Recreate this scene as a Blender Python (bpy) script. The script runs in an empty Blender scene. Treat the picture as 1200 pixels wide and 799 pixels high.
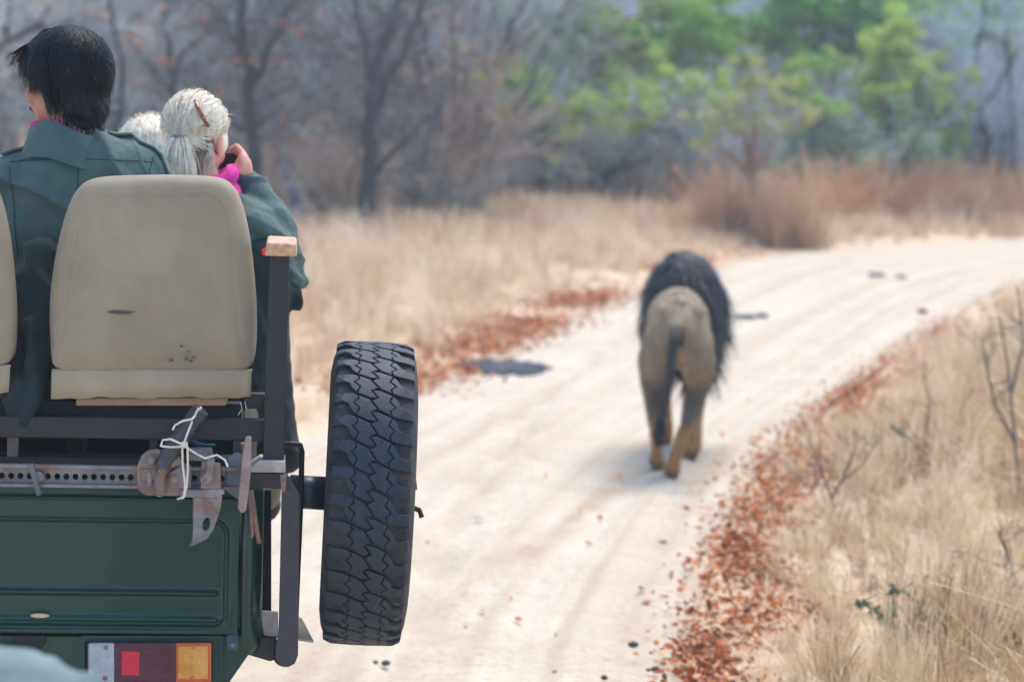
import bpy, bmesh, math, random
import numpy as np
from mathutils import Vector, Matrix, noise

PI = math.pi
R_ = math.radians
sc = bpy.context.scene
COL = sc.collection

# ------------------------------------------------------------------ camera
FPX, CX, CY, H = 3225.0, 600.0, 399.5, 2.15
PITCH = math.atan((CY - 95.0) / FPX)
ROLL = R_(1.5)
cam_d = bpy.data.cameras.new('camera')
cam = bpy.data.objects.new('camera', cam_d)
COL.objects.link(cam)
sc.camera = cam
cam_d.sensor_width = 36.0
cam_d.sensor_fit = 'HORIZONTAL'
cam_d.lens = 36.0 * FPX / 1200.0
cam_d.clip_start = 0.1
cam_d.clip_end = 3000.0
cam_d.dof.use_dof = True
cam_d.dof.focus_distance = 7.02
cam_d.dof.aperture_fstop = 3.4
CM = Matrix.Rotation(PI / 2 - PITCH, 4, 'X') @ Matrix.Rotation(ROLL, 4, 'Z')
cam.matrix_world = Matrix.Translation((0, 0, H)) @ CM
CM3 = CM.to_3x3()

# ------------------------------------------------------------------ light
SUN_EL, SUN_AZ = R_(64), R_(28)          # azimuth measured clockwise from +Y (the view direction)
w = bpy.data.worlds.new('World')
sc.world = w
w.use_nodes = True
wn = w.node_tree
sky = wn.nodes.new('ShaderNodeTexSky')
sky.sky_type = 'NISHITA'
sky.sun_disc = False
sky.sun_elevation = SUN_EL
sky.sun_rotation = SUN_AZ
sky.air_density = 1.0
sky.dust_density = 1.0
sky.ozone_density = 1.0
bg = wn.nodes['Background']
bg.inputs['Strength'].default_value = 0.15
wn.links.new(sky.outputs[0], bg.inputs['Color'])
sun_d = bpy.data.lights.new('sun', 'SUN')
sun_d.energy = 1.5
sun_d.angle = R_(40)
sun_d.color = (1.0, 0.91, 0.79)
sun = bpy.data.objects.new('sun', sun_d)
COL.objects.link(sun)
sdir = Vector((math.sin(SUN_AZ) * math.cos(SUN_EL), math.cos(SUN_AZ) * math.cos(SUN_EL), math.sin(SUN_EL)))
sun.rotation_euler = sdir.to_track_quat('Z', 'Y').to_euler()
sun.location = (0, 0, 30)
sc.view_settings.view_transform = 'Standard'
sc.view_settings.look = 'None'
sc.view_settings.exposure = 1.2
sc.view_settings.gamma = 1.0
sc.view_settings.use_curve_mapping = False
sc.render.engine = 'CYCLES'
sc.cycles.max_bounces = 4
sc.cycles.diffuse_bounces = 2
sc.cycles.glossy_bounces = 2
sc.cycles.transparent_max_bounces = 4
sc.cycles.transmission_bounces = 2
sc.cycles.use_adaptive_sampling = True
sc.cycles.adaptive_threshold = 0.03

# ------------------------------------------------------------------ helpers


def P(px, py, d):
    """photo pixel -> world point at distance d along +Y"""
    v = CM3 @ Vector(((px - CX) / FPX, -(py - CY) / FPX, -1.0))
    return Vector((0, 0, H)) + v * (d / v.y)


def G(px, py, z=0.0):
    """photo pixel -> point on the ground"""
    v = CM3 @ Vector(((px - CX) / FPX, -(py - CY) / FPX, -1.0))
    return Vector((0, 0, H)) + v * ((z - H) / v.z)


def S(r, g, b):
    f = lambda c: (c / 255 / 12.92) if c / 255 <= 0.04045 else ((c / 255 + 0.055) / 1.055) ** 2.4
    return (f(r), f(g), f(b))


MATS = {}


def M(name, c1, c2=None, scale=8.0, rough=0.8, bump=0.0, bscale=60.0, metal=0.0, coat=0.0, translucent=0.0,
      stretch=(1, 1, 1), rnd=0.0, spec=0.5, detail=4.0, c3=None, s3=2.0, t3=0.55, sheen=0.0, attr=None, aniso_b=(1, 1, 1)):
    if name in MATS:
        return MATS[name]
    m = bpy.data.materials.new(name)
    m.use_nodes = True
    t = m.node_tree
    N, L = t.nodes, t.links
    b = N['Principled BSDF']
    out = N['Material Output']
    tc = N.new('ShaderNodeTexCoord')
    b.inputs['Roughness'].default_value = rough
    b.inputs['Metallic'].default_value = metal
    b.inputs['Specular IOR Level'].default_value = spec
    if coat:
        b.inputs['Coat Weight'].default_value = coat
        b.inputs['Coat Roughness'].default_value = 0.08
    if sheen:
        b.inputs['Sheen Weight'].default_value = sheen
        b.inputs['Sheen Roughness'].default_value = 0.5
    col = None
    if attr:
        a = N.new('ShaderNodeAttribute')
        a.attribute_name = attr
        col = a.outputs['Color']
    if c2 is not None:
        mp = N.new('ShaderNodeMapping')
        mp.inputs['Scale'].default_value = stretch
        L.new(tc.outputs['Object'], mp.inputs['Vector'])
        nz = N.new('ShaderNodeTexNoise')
        nz.inputs['Scale'].default_value = scale
        nz.inputs['Detail'].default_value = detail
        nz.inputs['Roughness'].default_value = 0.65
        L.new(mp.outputs[0], nz.inputs['Vector'])
        rp = N.new('ShaderNodeValToRGB')
        rp.color_ramp.elements[0].position = 0.34
        rp.color_ramp.elements[1].position = 0.66
        rp.color_ramp.elements[0].color = (*c1, 1)
        rp.color_ramp.elements[1].color = (*c2, 1)
        fac = nz.outputs['Fac']
        if rnd:
            oi = N.new('ShaderNodeObjectInfo')
            ma = N.new('ShaderNodeMath')
            ma.operation = 'MULTIPLY_ADD'
            L.new(oi.outputs['Random'], ma.inputs[0])
            ma.inputs[1].default_value = rnd
            ma.inputs[2].default_value = -rnd / 2
            ad = N.new('ShaderNodeMath')
            L.new(fac, ad.inputs[0])
            L.new(ma.outputs[0], ad.inputs[1])
            fac = ad.outputs[0]
        L.new(fac, rp.inputs[0])
        c = rp.outputs[0]
        if col is not None:
            mx = N.new('ShaderNodeMix')
            mx.data_type = 'RGBA'
            mx.blend_type = 'MULTIPLY'
            mx.inputs[0].default_value = 1.0
            L.new(col, mx.inputs[6])
            L.new(c, mx.inputs[7])
            c = mx.outputs[2]
        col = c
    if c3 is not None:
        nz3 = N.new('ShaderNodeTexNoise')
        nz3.inputs['Scale'].default_value = s3
        nz3.inputs['Detail'].default_value = 6
        nz3.inputs['Roughness'].default_value = 0.7
        L.new(tc.outputs['Object'], nz3.inputs['Vector'])
        r3 = N.new('ShaderNodeValToRGB')
        r3.color_ramp.elements[0].position = t3
        r3.color_ramp.elements[1].position = min(t3 + 0.12, 1)
        L.new(nz3.outputs['Fac'], r3.inputs[0])
        mx = N.new('ShaderNodeMix')
        mx.data_type = 'RGBA'
        L.new(r3.outputs[0], mx.inputs[0])
        if col is not None:
            L.new(col, mx.inputs[6])
        else:
            mx.inputs[6].default_value = (*c1, 1)
        mx.inputs[7].default_value = (*c3, 1)
        col = mx.outputs[2]
    if col is None:
        b.inputs['Base Color'].default_value = (*c1, 1)
    else:
        L.new(col, b.inputs['Base Color'])
    if bump:
        mp2 = N.new('ShaderNodeMapping')
        mp2.inputs['Scale'].default_value = aniso_b
        L.new(tc.outputs['Object'], mp2.inputs['Vector'])
        nb = N.new('ShaderNodeTexNoise')
        nb.inputs['Scale'].default_value = bscale
        nb.inputs['Detail'].default_value = 5
        L.new(mp2.outputs[0], nb.inputs['Vector'])
        bp = N.new('ShaderNodeBump')
        bp.inputs['Strength'].default_value = 1.0
        bp.inputs['Distance'].default_value = bump
        L.new(nb.outputs['Fac'], bp.inputs['Height'])
        L.new(bp.outputs[0], b.inputs['Normal'])
    if translucent:
        tr = N.new('ShaderNodeBsdfTranslucent')
        if col is None:
            tr.inputs['Color'].default_value = (*c1, 1)
        else:
            L.new(col, tr.inputs['Color'])
        mxs = N.new('ShaderNodeMixShader')
        mxs.inputs[0].default_value = translucent
        L.new(b.outputs[0], mxs.inputs[1])
        L.new(tr.outputs[0], mxs.inputs[2])
        L.new(mxs.outputs[0], out.inputs[0])
    MATS[name] = m
    return m


def tag(o, label=None, cat=None, group=None, kind=None):
    if label:
        o['label'] = label
    if cat:
        o['category'] = cat
    if group:
        o['group'] = group
    if kind:
        o['kind'] = kind
    return o


ORG = {}


def thing(name, loc, label=None, cat=None, group=None):
    o = bpy.data.objects.new(name, None)
    o.empty_display_size = 0.1
    COL.objects.link(o)
    o.location = loc
    ORG[o] = Vector(loc)
    return tag(o, label, cat, group)


def link_mesh(name, me, mat, parent=None, org=None):
    o = bpy.data.objects.new(name, me)
    COL.objects.link(o)
    if mat is not None:
        me.materials.append(mat)
    if parent is not None:
        o.parent = parent
        ORG[o] = ORG[parent]
    else:
        ORG[o] = Vector((0, 0, 0))
    return o


class MB:
    """collects shapes in world coordinates; build() links them as one mesh"""

    def __init__(s):
        s.V, s.F = [], []

    def add(s, V, F):
        n = len(s.V)
        s.V += [Vector(v) for v in V]
        s.F += [tuple(i + n for i in f) for f in F]
        return s

    def box(s, c, size, rot=None):
        c = Vector(c)
        V = []
        for i in (-.5, .5):
            for j in (-.5, .5):
                for k in (-.5, .5):
                    v = Vector((i * size[0], j * size[1], k * size[2]))
                    if rot is not None:
                        v = rot @ v
                    V.append(c + v)
        return s.add(V, [(0, 1, 3, 2), (4, 6, 7, 5), (0, 4, 5, 1), (2, 3, 7, 6), (0, 2, 6, 4), (1, 5, 7, 3)])

    def boxpx(s, x0, y0, x1, y1, d0, d1):
        """upright box whose near face covers photo pixels x0..x1, y0..y1 at distance d0"""
        c = P((x0 + x1) / 2, (y0 + y1) / 2, d0)
        k = d0 / FPX
        return s.box(c + Vector((0, (d1 - d0) / 2, 0)), ((x1 - x0) * k, d1 - d0, (y1 - y0) * k))

    def prism(s, pts, dy):
        """closed outline of world points (about one y), extruded by dy along Y"""
        n = len(pts)
        V = [Vector(p) for p in pts] + [Vector(p) + Vector((0, dy, 0)) for p in pts]
        F = [tuple(range(n))[::-1], tuple(range(n, 2 * n))]
        F += [(i, (i + 1) % n, n + (i + 1) % n, n + i) for i in range(n)]
        return s.add(V, F)

    def prismpx(s, pts, d0, d1):
        return s.prism([P(x, y, d0) for x, y in pts], d1 - d0)

    def tube(s, pts, rad, n=8, caps=True, flat=1.0):
        pts = [Vector(p) for p in pts]
        if not hasattr(rad, '__len__'):
            rad = [rad] * len(pts)
        V, F = [], []
        nrm = None
        for i, p in enumerate(pts):
            a = pts[max(i - 1, 0)]
            b = pts[min(i + 1, len(pts) - 1)]
            t = (b - a)
            t = t.normalized() if t.length > 1e-9 else Vector((0, 0, 1))
            if nrm is None:
                nrm = t.orthogonal().normalized()
            nrm = (nrm - t * nrm.dot(t))
            nrm = nrm.normalized() if nrm.length > 1e-6 else t.orthogonal().normalized()
            bi = t.cross(nrm)
            for k in range(n):
                a_ = 2 * PI * k / n
                V.append(p + nrm * (math.cos(a_) * rad[i]) + bi * (math.sin(a_) * rad[i] * flat))
        for i in range(len(pts) - 1):
            for k in range(n):
                F.append((i * n + k, i * n + (k + 1) % n, (i + 1) * n + (k + 1) % n, (i + 1) * n + k))
        if caps:
            F.append(tuple(range(n))[::-1])
            F.append(tuple((len(pts) - 1) * n + k for k in range(n)))
        return s.add(V, F)

    def lathe(s, c, axis, prof, n=24):
        """prof = [(along axis, radius)...]"""
        c, ax = Vector(c), Vector(axis).normalized()
        u = ax.orthogonal().normalized()
        v = ax.cross(u)
        V, F = [], []
        for (h, r) in prof:
            for k in range(n):
                a = 2 * PI * k / n
                V.append(c + ax * h + u * (math.cos(a) * r) + v * (math.sin(a) * r))
        for i in range(len(prof) - 1):
            for k in range(n):
                F.append((i * n + k, i * n + (k + 1) % n, (i + 1) * n + (k + 1) % n, (i + 1) * n + k))
        F.append(tuple(range(n))[::-1])
        F.append(tuple((len(prof) - 1) * n + k for k in range(n)))
        return s.add(V, F)

    def ell(s, c, r, rot=None, nu=20, nv=12):
        c = Vector(c)
        V = []
        for j in range(nv + 1):
            ph = PI * j / nv
            for i in range(nu):
                th = 2 * PI * i / nu
                v = Vector((r[0] * math.sin(ph) * math.cos(th), r[1] * math.sin(ph) * math.sin(th), r[2] * math.cos(ph)))
                if rot is not None:
                    v = rot @ v
                V.append(c + v)
        F = []
        for j in range(nv):
            for i in range(nu):
                F.append((j * nu + i, (j + 1) * nu + i, (j + 1) * nu + (i + 1) % nu, j * nu + (i + 1) % nu))
        return s.add(V, F)

    def cap(s, p0, r0, p1, r1, n=16):
        """tapered capsule, closed"""
        p0, p1 = Vector(p0), Vector(p1)
        ax = (p1 - p0)
        L = ax.length
        ax = ax.normalized() if L > 1e-6 else Vector((0, 0, 1))
        prof = []
        for j in range(6):
            a = PI / 2 * (1 - j / 5)
            prof.append((-r0 * math.sin(a), max(r0 * math.cos(a), 1e-4)))
        for j in range(1, 5):
            t = j / 5
            prof.append((L * t, r0 + (r1 - r0) * t))
        for j in range(6):
            a = PI / 2 * j / 5
            prof.append((L + r1 * math.sin(a), max(r1 * math.cos(a), 1e-4)))
        return s.lathe(p0, ax, prof, n)

    def chain(s, pts):
        """pts = [(p, r)...] tapered capsules end to end"""
        for (a, ra), (b, rb) in zip(pts, pts[1:]):
            s.cap(a, ra, b, rb)
        return s

    def mesh(s, name, org=Vector((0, 0, 0)), smooth=False, bev=0.0, seg=2, tri=False):
        me = bpy.data.meshes.new(name)
        me.from_pydata([v - org for v in s.V], [], s.F)
        if bev:
            bm = bmesh.new()
            bm.from_mesh(me)
            bmesh.ops.remove_doubles(bm, verts=bm.verts, dist=1e-6)
            bmesh.ops.recalc_face_normals(bm, faces=bm.faces)
            es = [e for e in bm.edges if len(e.link_faces) == 2 and e.calc_face_angle(0) > 0.5]
            bmesh.ops.bevel(bm, geom=es, offset=bev, segments=seg, affect='EDGES', profile=0.5, clamp_overlap=True)
            bm.to_mesh(me)
            bm.free()
        else:
            bm = bmesh.new()
            bm.from_mesh(me)
            bmesh.ops.recalc_face_normals(bm, faces=bm.faces)
            bm.to_mesh(me)
            bm.free()
        if smooth:
            me.polygons.foreach_set('use_smooth', [True] * len(me.polygons))
        return me

    def build(s, name, mat, parent=None, smooth=False, bev=0.0, seg=2):
        org = ORG[parent] if parent is not None else Vector((0, 0, 0))
        return link_mesh(name, s.mesh(name, org, smooth, bev, seg), mat, parent)

    def blob(s, name, mat, parent=None, voxel=0.008, smooth=6, fn=None, col=None):
        """voxel-union of everything collected: one continuous skin"""
        me = bpy.data.meshes.new('tmp')
        me.from_pydata(s.V, [], s.F)
        ob = bpy.data.objects.new('tmp', me)
        COL.objects.link(ob)
        m = ob.modifiers.new('r', 'REMESH')
        m.mode = 'VOXEL'
        m.voxel_size = voxel
        if smooth:
            k = ob.modifiers.new('s', 'SMOOTH')
            k.factor = 0.5
            k.iterations = smooth
        dg = bpy.context.evaluated_depsgraph_get()
        ev = ob.evaluated_get(dg)
        nm = bpy.data.meshes.new_from_object(ev)
        bpy.data.objects.remove(ob)
        bpy.data.meshes.remove(me)
        nm.name = name
        n = len(nm.vertices)
        co = np.empty(n * 3, np.float32)
        nm.vertices.foreach_get('co', co)
        co = co.reshape(-1, 3)
        if fn is not None:
            no = np.empty(n * 3, np.float32)
            nm.vertices.foreach_get('normal', no)
            no = no.reshape(-1, 3)
            for i in range(n):
                co[i] = fn(Vector(co[i]), Vector(no[i]))
        if col is not None:
            ca = nm.color_attributes.new('col', 'FLOAT_COLOR', 'POINT')
            arr = np.ones((n, 4), np.float32)
            for i in range(n):
                arr[i, :3] = col(Vector(co[i]))
            ca.data.foreach_set('color', arr.ravel())
        org = np.array(ORG[parent] if parent is not None else (0, 0, 0), np.float32)
        co = co - org
        nm.vertices.foreach_set('co', co.ravel())
        nm.polygons.foreach_set('use_smooth', [True] * len(nm.polygons))
        nm.update()
        return link_mesh(name, nm, mat, parent)


def ribbons(lines, w0, w1, org, jitter=0.0):
    """lines = list of (points, normal); flat tapering ribbons as verts/faces"""
    mb = MB()
    for k, (pts, nr) in enumerate(lines):
        n = len(pts)
        V = []
        for i, p in enumerate(pts):
            a, b = pts[max(i - 1, 0)], pts[min(i + 1, n - 1)]
            t = (b - a).normalized()
            nn = nr[i] if isinstance(nr, list) else nr
            sd = t.cross(nn)
            sd = sd.normalized() if sd.length > 1e-6 else Vector((1, 0, 0))
            f = i / (n - 1)
            ww = (w0 * (1 - f) + w1 * f) * (1.0 if 0 < i else 0.6)
            V += [p - sd * ww / 2, p + sd * ww / 2]
        mb.add(V, [(2 * i, 2 * i + 1, 2 * i + 3, 2 * i + 2) for i in range(n - 1)])
    return mb


def nz(p, s, seed=0.0):
    return noise.noise(Vector((p.x * s + seed, p.y * s - seed * 1.7, p.z * s + seed * 0.6)))


def sstep(a, b, x):
    t = min(max((x - a) / (b - a), 0), 1)
    return t * t * (3 - 2 * t)


# ------------------------------------------------------------------ materials
mStraw = M('dry_straw', S(204, 176, 132), S(238, 218, 180), scale=3, rough=0.75, translucent=0.3, rnd=0.7, spec=0.2)
mStrawPale = M('pale_straw', S(224, 198, 164), S(246, 230, 204), scale=2, rough=0.75, translucent=0.3, rnd=0.7, spec=0.2)
mStrawPink = M('pinkish_straw', S(186, 146, 114), S(222, 190, 158), scale=2, rough=0.8, translucent=0.25, rnd=0.7, spec=0.2)
mStrawRust = M('rusty_straw', S(190, 128, 86), S(224, 170, 126), scale=2, rough=0.8, translucent=0.25, rnd=0.8, spec=0.2)
mStrawBrown = M('brown_straw', S(140, 108, 78), S(196, 158, 120), scale=2, rough=0.8, translucent=0.2, rnd=0.8, spec=0.2)
mLitter = M('red_leaf', S(178, 96, 46), S(224, 148, 92), scale=3, rough=0.6, translucent=0.2, rnd=1.0, spec=0.3)
mLitterB = M('brown_leaf', S(122, 84, 60), S(186, 142, 108), scale=3, rough=0.7, translucent=0.15, rnd=1.0, spec=0.2)
mBark = M('dark_bark', S(34, 34, 36), S(66, 64, 66), scale=14, rough=0.9, bump=0.01, bscale=30, stretch=(1, 1, 0.25))
mTwig = M('grey_twig', S(168, 170, 170), S(208, 208, 204), scale=2, rough=0.9, rnd=0.6, spec=0.2)
mTwigBlue = M('blue_grey_twig', S(146, 164, 180), S(190, 204, 214), scale=2, rough=0.9, rnd=0.6, spec=0.2)
mTwigBrown = M('brown_twig', S(146, 124, 110), S(188, 166, 148), scale=2, rough=0.9, rnd=0.6, spec=0.2)
mLeafG = M('fresh_green_leaf', S(138, 178, 66), S(194, 214, 104), scale=1.2, rough=0.55, translucent=0.35, rnd=0.5, spec=0.3)
mLeafD = M('deep_green_leaf', S(104, 166, 70), S(168, 206, 94), scale=1.2, rough=0.55, translucent=0.3, rnd=0.4, spec=0.3)
mLeafO = M('olive_leaf', S(142, 152, 84), S(190, 188, 118), scale=1.5, rough=0.6, translucent=0.3, rnd=0.5, spec=0.3)
mLeafR = M('rusty_hanging_leaf', S(178, 116, 78), S(212, 160, 118), scale=2, rough=0.6, translucent=0.3, rnd=0.9, spec=0.2)

# ------------------------------------------------------------------ terrain and road
RIGHT = [(0.9, -8), (0.45, 3)] + [tuple(G(x, y)[:2]) for x, y in
        ((786, 799), (822, 690), (852, 600), (888, 545), (930, 500), (1000, 447), (1100, 376), (1200, 318))] + [(10.5, 39.5), (18, 42.5), (45, 49)]
LEFT = [(-4.3, -8), (-3.6, 4), (-2.5, 11)] + [tuple(G(x, y)[:2]) for x, y in
        ((335, 512), (500, 450), (600, 402), (690, 356), (780, 322), (880, 298), (1010, 286), (1200, 279))] + [(14, 46), (22, 49), (45, 57)]


def resample(pl, n, smooth=3):
    a = np.array(pl, float)
    for _ in range(smooth):      # Chaikin keeps the ends
        q = 0.75 * a[:-1] + 0.25 * a[1:]
        r = 0.25 * a[:-1] + 0.75 * a[1:]
        m = np.empty((2 * len(q), 2))
        m[0::2], m[1::2] = q, r
        a = np.vstack([a[:1], m, a[-1:]])
    d = np.r_[0, np.cumsum(np.hypot(*np.diff(a, axis=0).T))]
    t = np.linspace(0, d[-1], n)
    return np.c_[np.interp(t, d, a[:, 0]), np.interp(t, d, a[:, 1])]


NR = 420
RL, RR = resample(LEFT, NR), resample(RIGHT, NR)
ROADPOLY = np.vstack([RL, RR[::-1]])


def seg_dist(pts, pl):
    best = np.full(len(pts), 1e9)
    A, B = pl[:-1:3], pl[3::3]
    n = min(len(A), len(B))
    for a, b in zip(A[:n], B[:n]):
        ab = b - a
        t = np.clip(((pts - a) @ ab) / (ab @ ab + 1e-12), 0, 1)
        q = a + t[:, None] * ab
        best = np.minimum(best, np.hypot(*(pts - q).T))
    return best


def in_road(pts):
    x, y = pts[:, 0], pts[:, 1]
    ins = np.zeros(len(pts), bool)
    P0 = ROADPOLY[::2]
    P1 = np.roll(P0, -1, axis=0)
    for (x0, y0), (x1, y1) in zip(P0, P1):
        if y0 == y1:
            continue
        c = ((y0 > y) != (y1 > y)) & (x < (x1 - x0) * (y - y0) / (y1 - y0) + x0)
        ins ^= c
    return ins


def road_sd(pts):
    """(distance outside the right edge or -, outside the left edge or -)"""
    ins = in_road(pts)
    dr, dl = seg_dist(pts, RR), seg_dist(pts, RL)
    return ins, dl, dr


def vnoise(x, y, s, seed=0):
    return np.array([noise.noise(Vector((a * s + seed, b * s - seed, seed * 0.37))) for a, b in zip(x, y)])


def ground_h(pts):
    ins, dl, dr = road_sd(pts)
    right = (~ins) & (dr < dl)
    h = np.where(ins, -0.07, 0)
    t = np.clip((dr - 0.1) / 3.5, 0, 1)
    h = np.where(right, -0.04 + 0.24 * t * t * (3 - 2 * t), h)
    t2 = np.clip((dl - 0.1) / 3.0, 0, 1)
    h = np.where((~ins) & ~right, -0.04 + 0.10 * t2, h)
    n = vnoise(pts[:, 0], pts[:, 1], 0.55, 3.1)
    return h + np.where(ins, 0, n * 0.05)


xs = np.unique(np.r_[np.linspace(-400, -26, 9), np.linspace(-26, 30, 150), np.linspace(30, 400, 9)])
ys = np.unique(np.r_[np.linspace(-60, -6, 5), np.linspace(-6, 70, 210), np.linspace(70, 900, 14)])
gx, gy = np.meshgrid(xs, ys)
gp = np.c_[gx.ravel(), gy.ravel()]
gh = ground_h(gp)
nx, ny = len(xs), len(ys)
gf = [(j * nx + i, j * nx + i + 1, (j + 1) * nx + i + 1, (j + 1) * nx + i) for j in range(ny - 1) for i in range(nx - 1)]
me = bpy.data.meshes.new('ground')
me.from_pydata(np.c_[gp, gh].tolist(), [], gf)
me.polygons.foreach_set('use_smooth', [True] * len(me.polygons))
ground = link_mesh('ground', me, M('dry_ground', S(196, 168, 136), S(222, 198, 168), scale=1.3, rough=0.95, bump=0.03, bscale=9, c3=S(176, 142, 110), s3=3.5, t3=0.55, spec=0.15))
tag(ground, 'dry tan ground with straw litter on both sides of the road', kind='structure')


def hz_at(x, y):
    """ground height sampled from the grid"""
    i = np.clip(np.searchsorted(xs, x) - 1, 0, nx - 2)
    j = np.clip(np.searchsorted(ys, y) - 1, 0, ny - 2)
    fx = (x - xs[i]) / (xs[i + 1] - xs[i])
    fy = (y - ys[j]) / (ys[j + 1] - ys[j])
    g = gh.reshape(ny, nx)
    return (g[j, i] * (1 - fx) + g[j, i + 1] * fx) * (1 - fy) + (g[j + 1, i] * (1 - fx) + g[j + 1, i + 1] * fx) * fy


# road: one fine sheet between the two edges, with wheel tracks pressed into it
def road_mat():
    m = bpy.data.materials.new('pale_sand')
    m.use_nodes = True
    t = m.node_tree
    N, L = t.nodes, t.links
    b = N['Principled BSDF']
    b.inputs['Roughness'].default_value = 0.95
    b.inputs['Specular IOR Level'].default_value = 0.1
    tc = N.new('ShaderNodeTexCoord')
    a = N.new('ShaderNodeAttribute')
    a.attribute_name = 'stain'
    n1 = N.new('ShaderNodeTexNoise')
    n1.inputs['Scale'].default_value = 1.6
    n1.inputs['Detail'].default_value = 8
    n1.inputs['Roughness'].default_value = 0.7
    L.new(tc.outputs['Object'], n1.inputs['Vector'])
    r1 = N.new('ShaderNodeValToRGB')
    r1.color_ramp.elements[0].position, r1.color_ramp.elements[1].position = 0.3, 0.7
    r1.color_ramp.elements[0].color = (*S(196, 182, 160), 1)
    r1.color_ramp.elements[1].color = (*S(216, 204, 184), 1)
    L.new(n1.outputs['Fac'], r1.inputs[0])
    n2 = N.new('ShaderNodeTexNoise')
    n2.inputs['Scale'].default_value = 26
    n2.inputs['Detail'].default_value = 6
    n2.inputs['Roughness'].default_value = 0.75
    L.new(tc.outputs['Object'], n2.inputs['Vector'])
    r2 = N.new('ShaderNodeValToRGB')
    r2.color_ramp.elements[0].position, r2.color_ramp.elements[1].position = 0.28, 0.5
    r2.color_ramp.elements[0].color = (*S(170, 152, 134), 1)
    r2.color_ramp.elements[1].color = (1, 1, 1, 1)
    L.new(n2.outputs['Fac'], r2.inputs[0])
    mx = N.new('ShaderNodeMix')
    mx.data_type = 'RGBA'
    mx.blend_type = 'MULTIPLY'
    mx.inputs[0].default_value = 0.6
    L.new(r1.outputs[0], mx.inputs[6])
    L.new(r2.outputs[0], mx.inputs[7])
    m2 = N.new('ShaderNodeMix')
    m2.data_type = 'RGBA'
    L.new(a.outputs['Fac'], m2.inputs[0])
    L.new(mx.outputs[2], m2.inputs[6])
    m2.inputs[7].default_value = (*S(176, 152, 126), 1)
    L.new(m2.outputs[2], b.inputs['Base Color'])
    bp = N.new('ShaderNodeBump')
    bp.inputs['Distance'].default_value = 0.012
    n3 = N.new('ShaderNodeTexNoise')
    n3.inputs['Scale'].default_value = 14
    n3.inputs['Detail'].default_value = 8
    n3.inputs['Roughness'].default_value = 0.7
    L.new(tc.outputs['Object'], n3.inputs['Vector'])
    L.new(n3.outputs['Fac'], bp.inputs['Height'])
    L.new(bp.outputs[0], b.inputs['Normal'])
    return m


NC = 150
V, stain = [], []
rng = np.random.default_rng(5)
ba, bb = G(588, 672), G(745, 552)
tracks = [[G(520, 799), G(560, 690), G(590, 590), G(606, 505), G(700, 420), G(830, 360), G(1000, 318)],
          [G(720, 799), G(745, 690), G(790, 600), G(850, 500), G(930, 425), G(1010, 375), G(1120, 322)],
          [G(470, 799), G(520, 660), G(565, 550), G(640, 450), G(760, 372)]]
tracks = [resample([tuple(p[:2]) for p in t], 60) for t in tracks]
for j in range(NR):
    for i in range(NC + 1):
        f = i / NC
        p = RL[j] * (1 - f) + RR[j] * f
        V.append([p[0], p[1], 0.0])
V = np.array(V)
tz = np.zeros(len(V))
for k, t in enumerate(tracks):
    d = seg_dist(V[:, :2], np.repeat(t, 3, axis=0)[::1]) if False else np.min(
        np.hypot(V[:, None, 0] - t[None, :, 0], V[:, None, 1] - t[None, :, 1]), axis=1)
    tz += -0.026 * np.exp(-(d / 0.10) ** 4) + 0.018 * np.exp(-((d - 0.17) / 0.05) ** 2)
edge = np.tile(np.minimum(np.arange(NC + 1), NC - np.arange(NC + 1)), NR)
jj, ii = np.repeat(np.arange(NR), NC + 1), np.tile(np.arange(NC + 1), NR)
streak = vnoise(ii * 0.16, jj * 0.022, 1.0, 6.0) + 0.6 * vnoise(ii * 0.42, jj * 0.03, 1.0, 8.0)
n1 = streak * 0.009 + vnoise(V[:, 0], V[:, 1], 1.1, 2.0) * 0.018 + vnoise(V[:, 0], V[:, 1], 4.0, 5.0) * 0.006
crown = np.clip(edge / 13, 0, 1)
V[:, 2] = tz * crown + n1 - 0.035 * (1 - crown)
ab = np.array([bb.x - ba.x, bb.y - ba.y])
rel = V[:, :2] - np.array([ba.x, ba.y])
tt = rel @ ab / (ab @ ab)
dd = np.abs(rel @ np.array([-ab[1], ab[0]])) / np.hypot(*ab)
st = np.exp(-(dd / 0.09) ** 2) * np.clip(np.minimum(tt + .1, 1.1 - tt) * 4, 0, 1)
st = st * np.clip(0.6 + vnoise(V[:, 0], V[:, 1], 5, 9.0) * 1.2, 0, 1) * 0.8
en = np.clip(1 - edge / 15, 0, 1) * np.clip(0.4 + vnoise(V[:, 0], V[:, 1], 1.4, 7.0), 0, 1) * 0.6
st = np.clip(st + en + np.clip(streak * 0.55, -0.1, 0.4) + 0.1 - 8 * np.clip(tz, -0.02, 0.0), 0, 1)
F = [(j * (NC + 1) + i, j * (NC + 1) + i + 1, (j + 1) * (NC + 1) + i + 1, (j + 1) * (NC + 1) + i) for j in range(NR - 1) for i in range(NC)]
me = bpy.data.meshes.new('dirt_road')
me.from_pydata(V.tolist(), [], F)
ca = me.attributes.new('stain', 'FLOAT', 'POINT')
ca.data.foreach_set('value', st.astype(np.float32))
me.polygons.foreach_set('use_smooth', [True] * len(me.polygons))
road = tag(link_mesh('dirt_road', me, road_mat()), 'pale sandy dirt road with wheel tracks curving to the right', kind='structure')

# ------------------------------------------------------------------ scatter (stuff)


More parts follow.
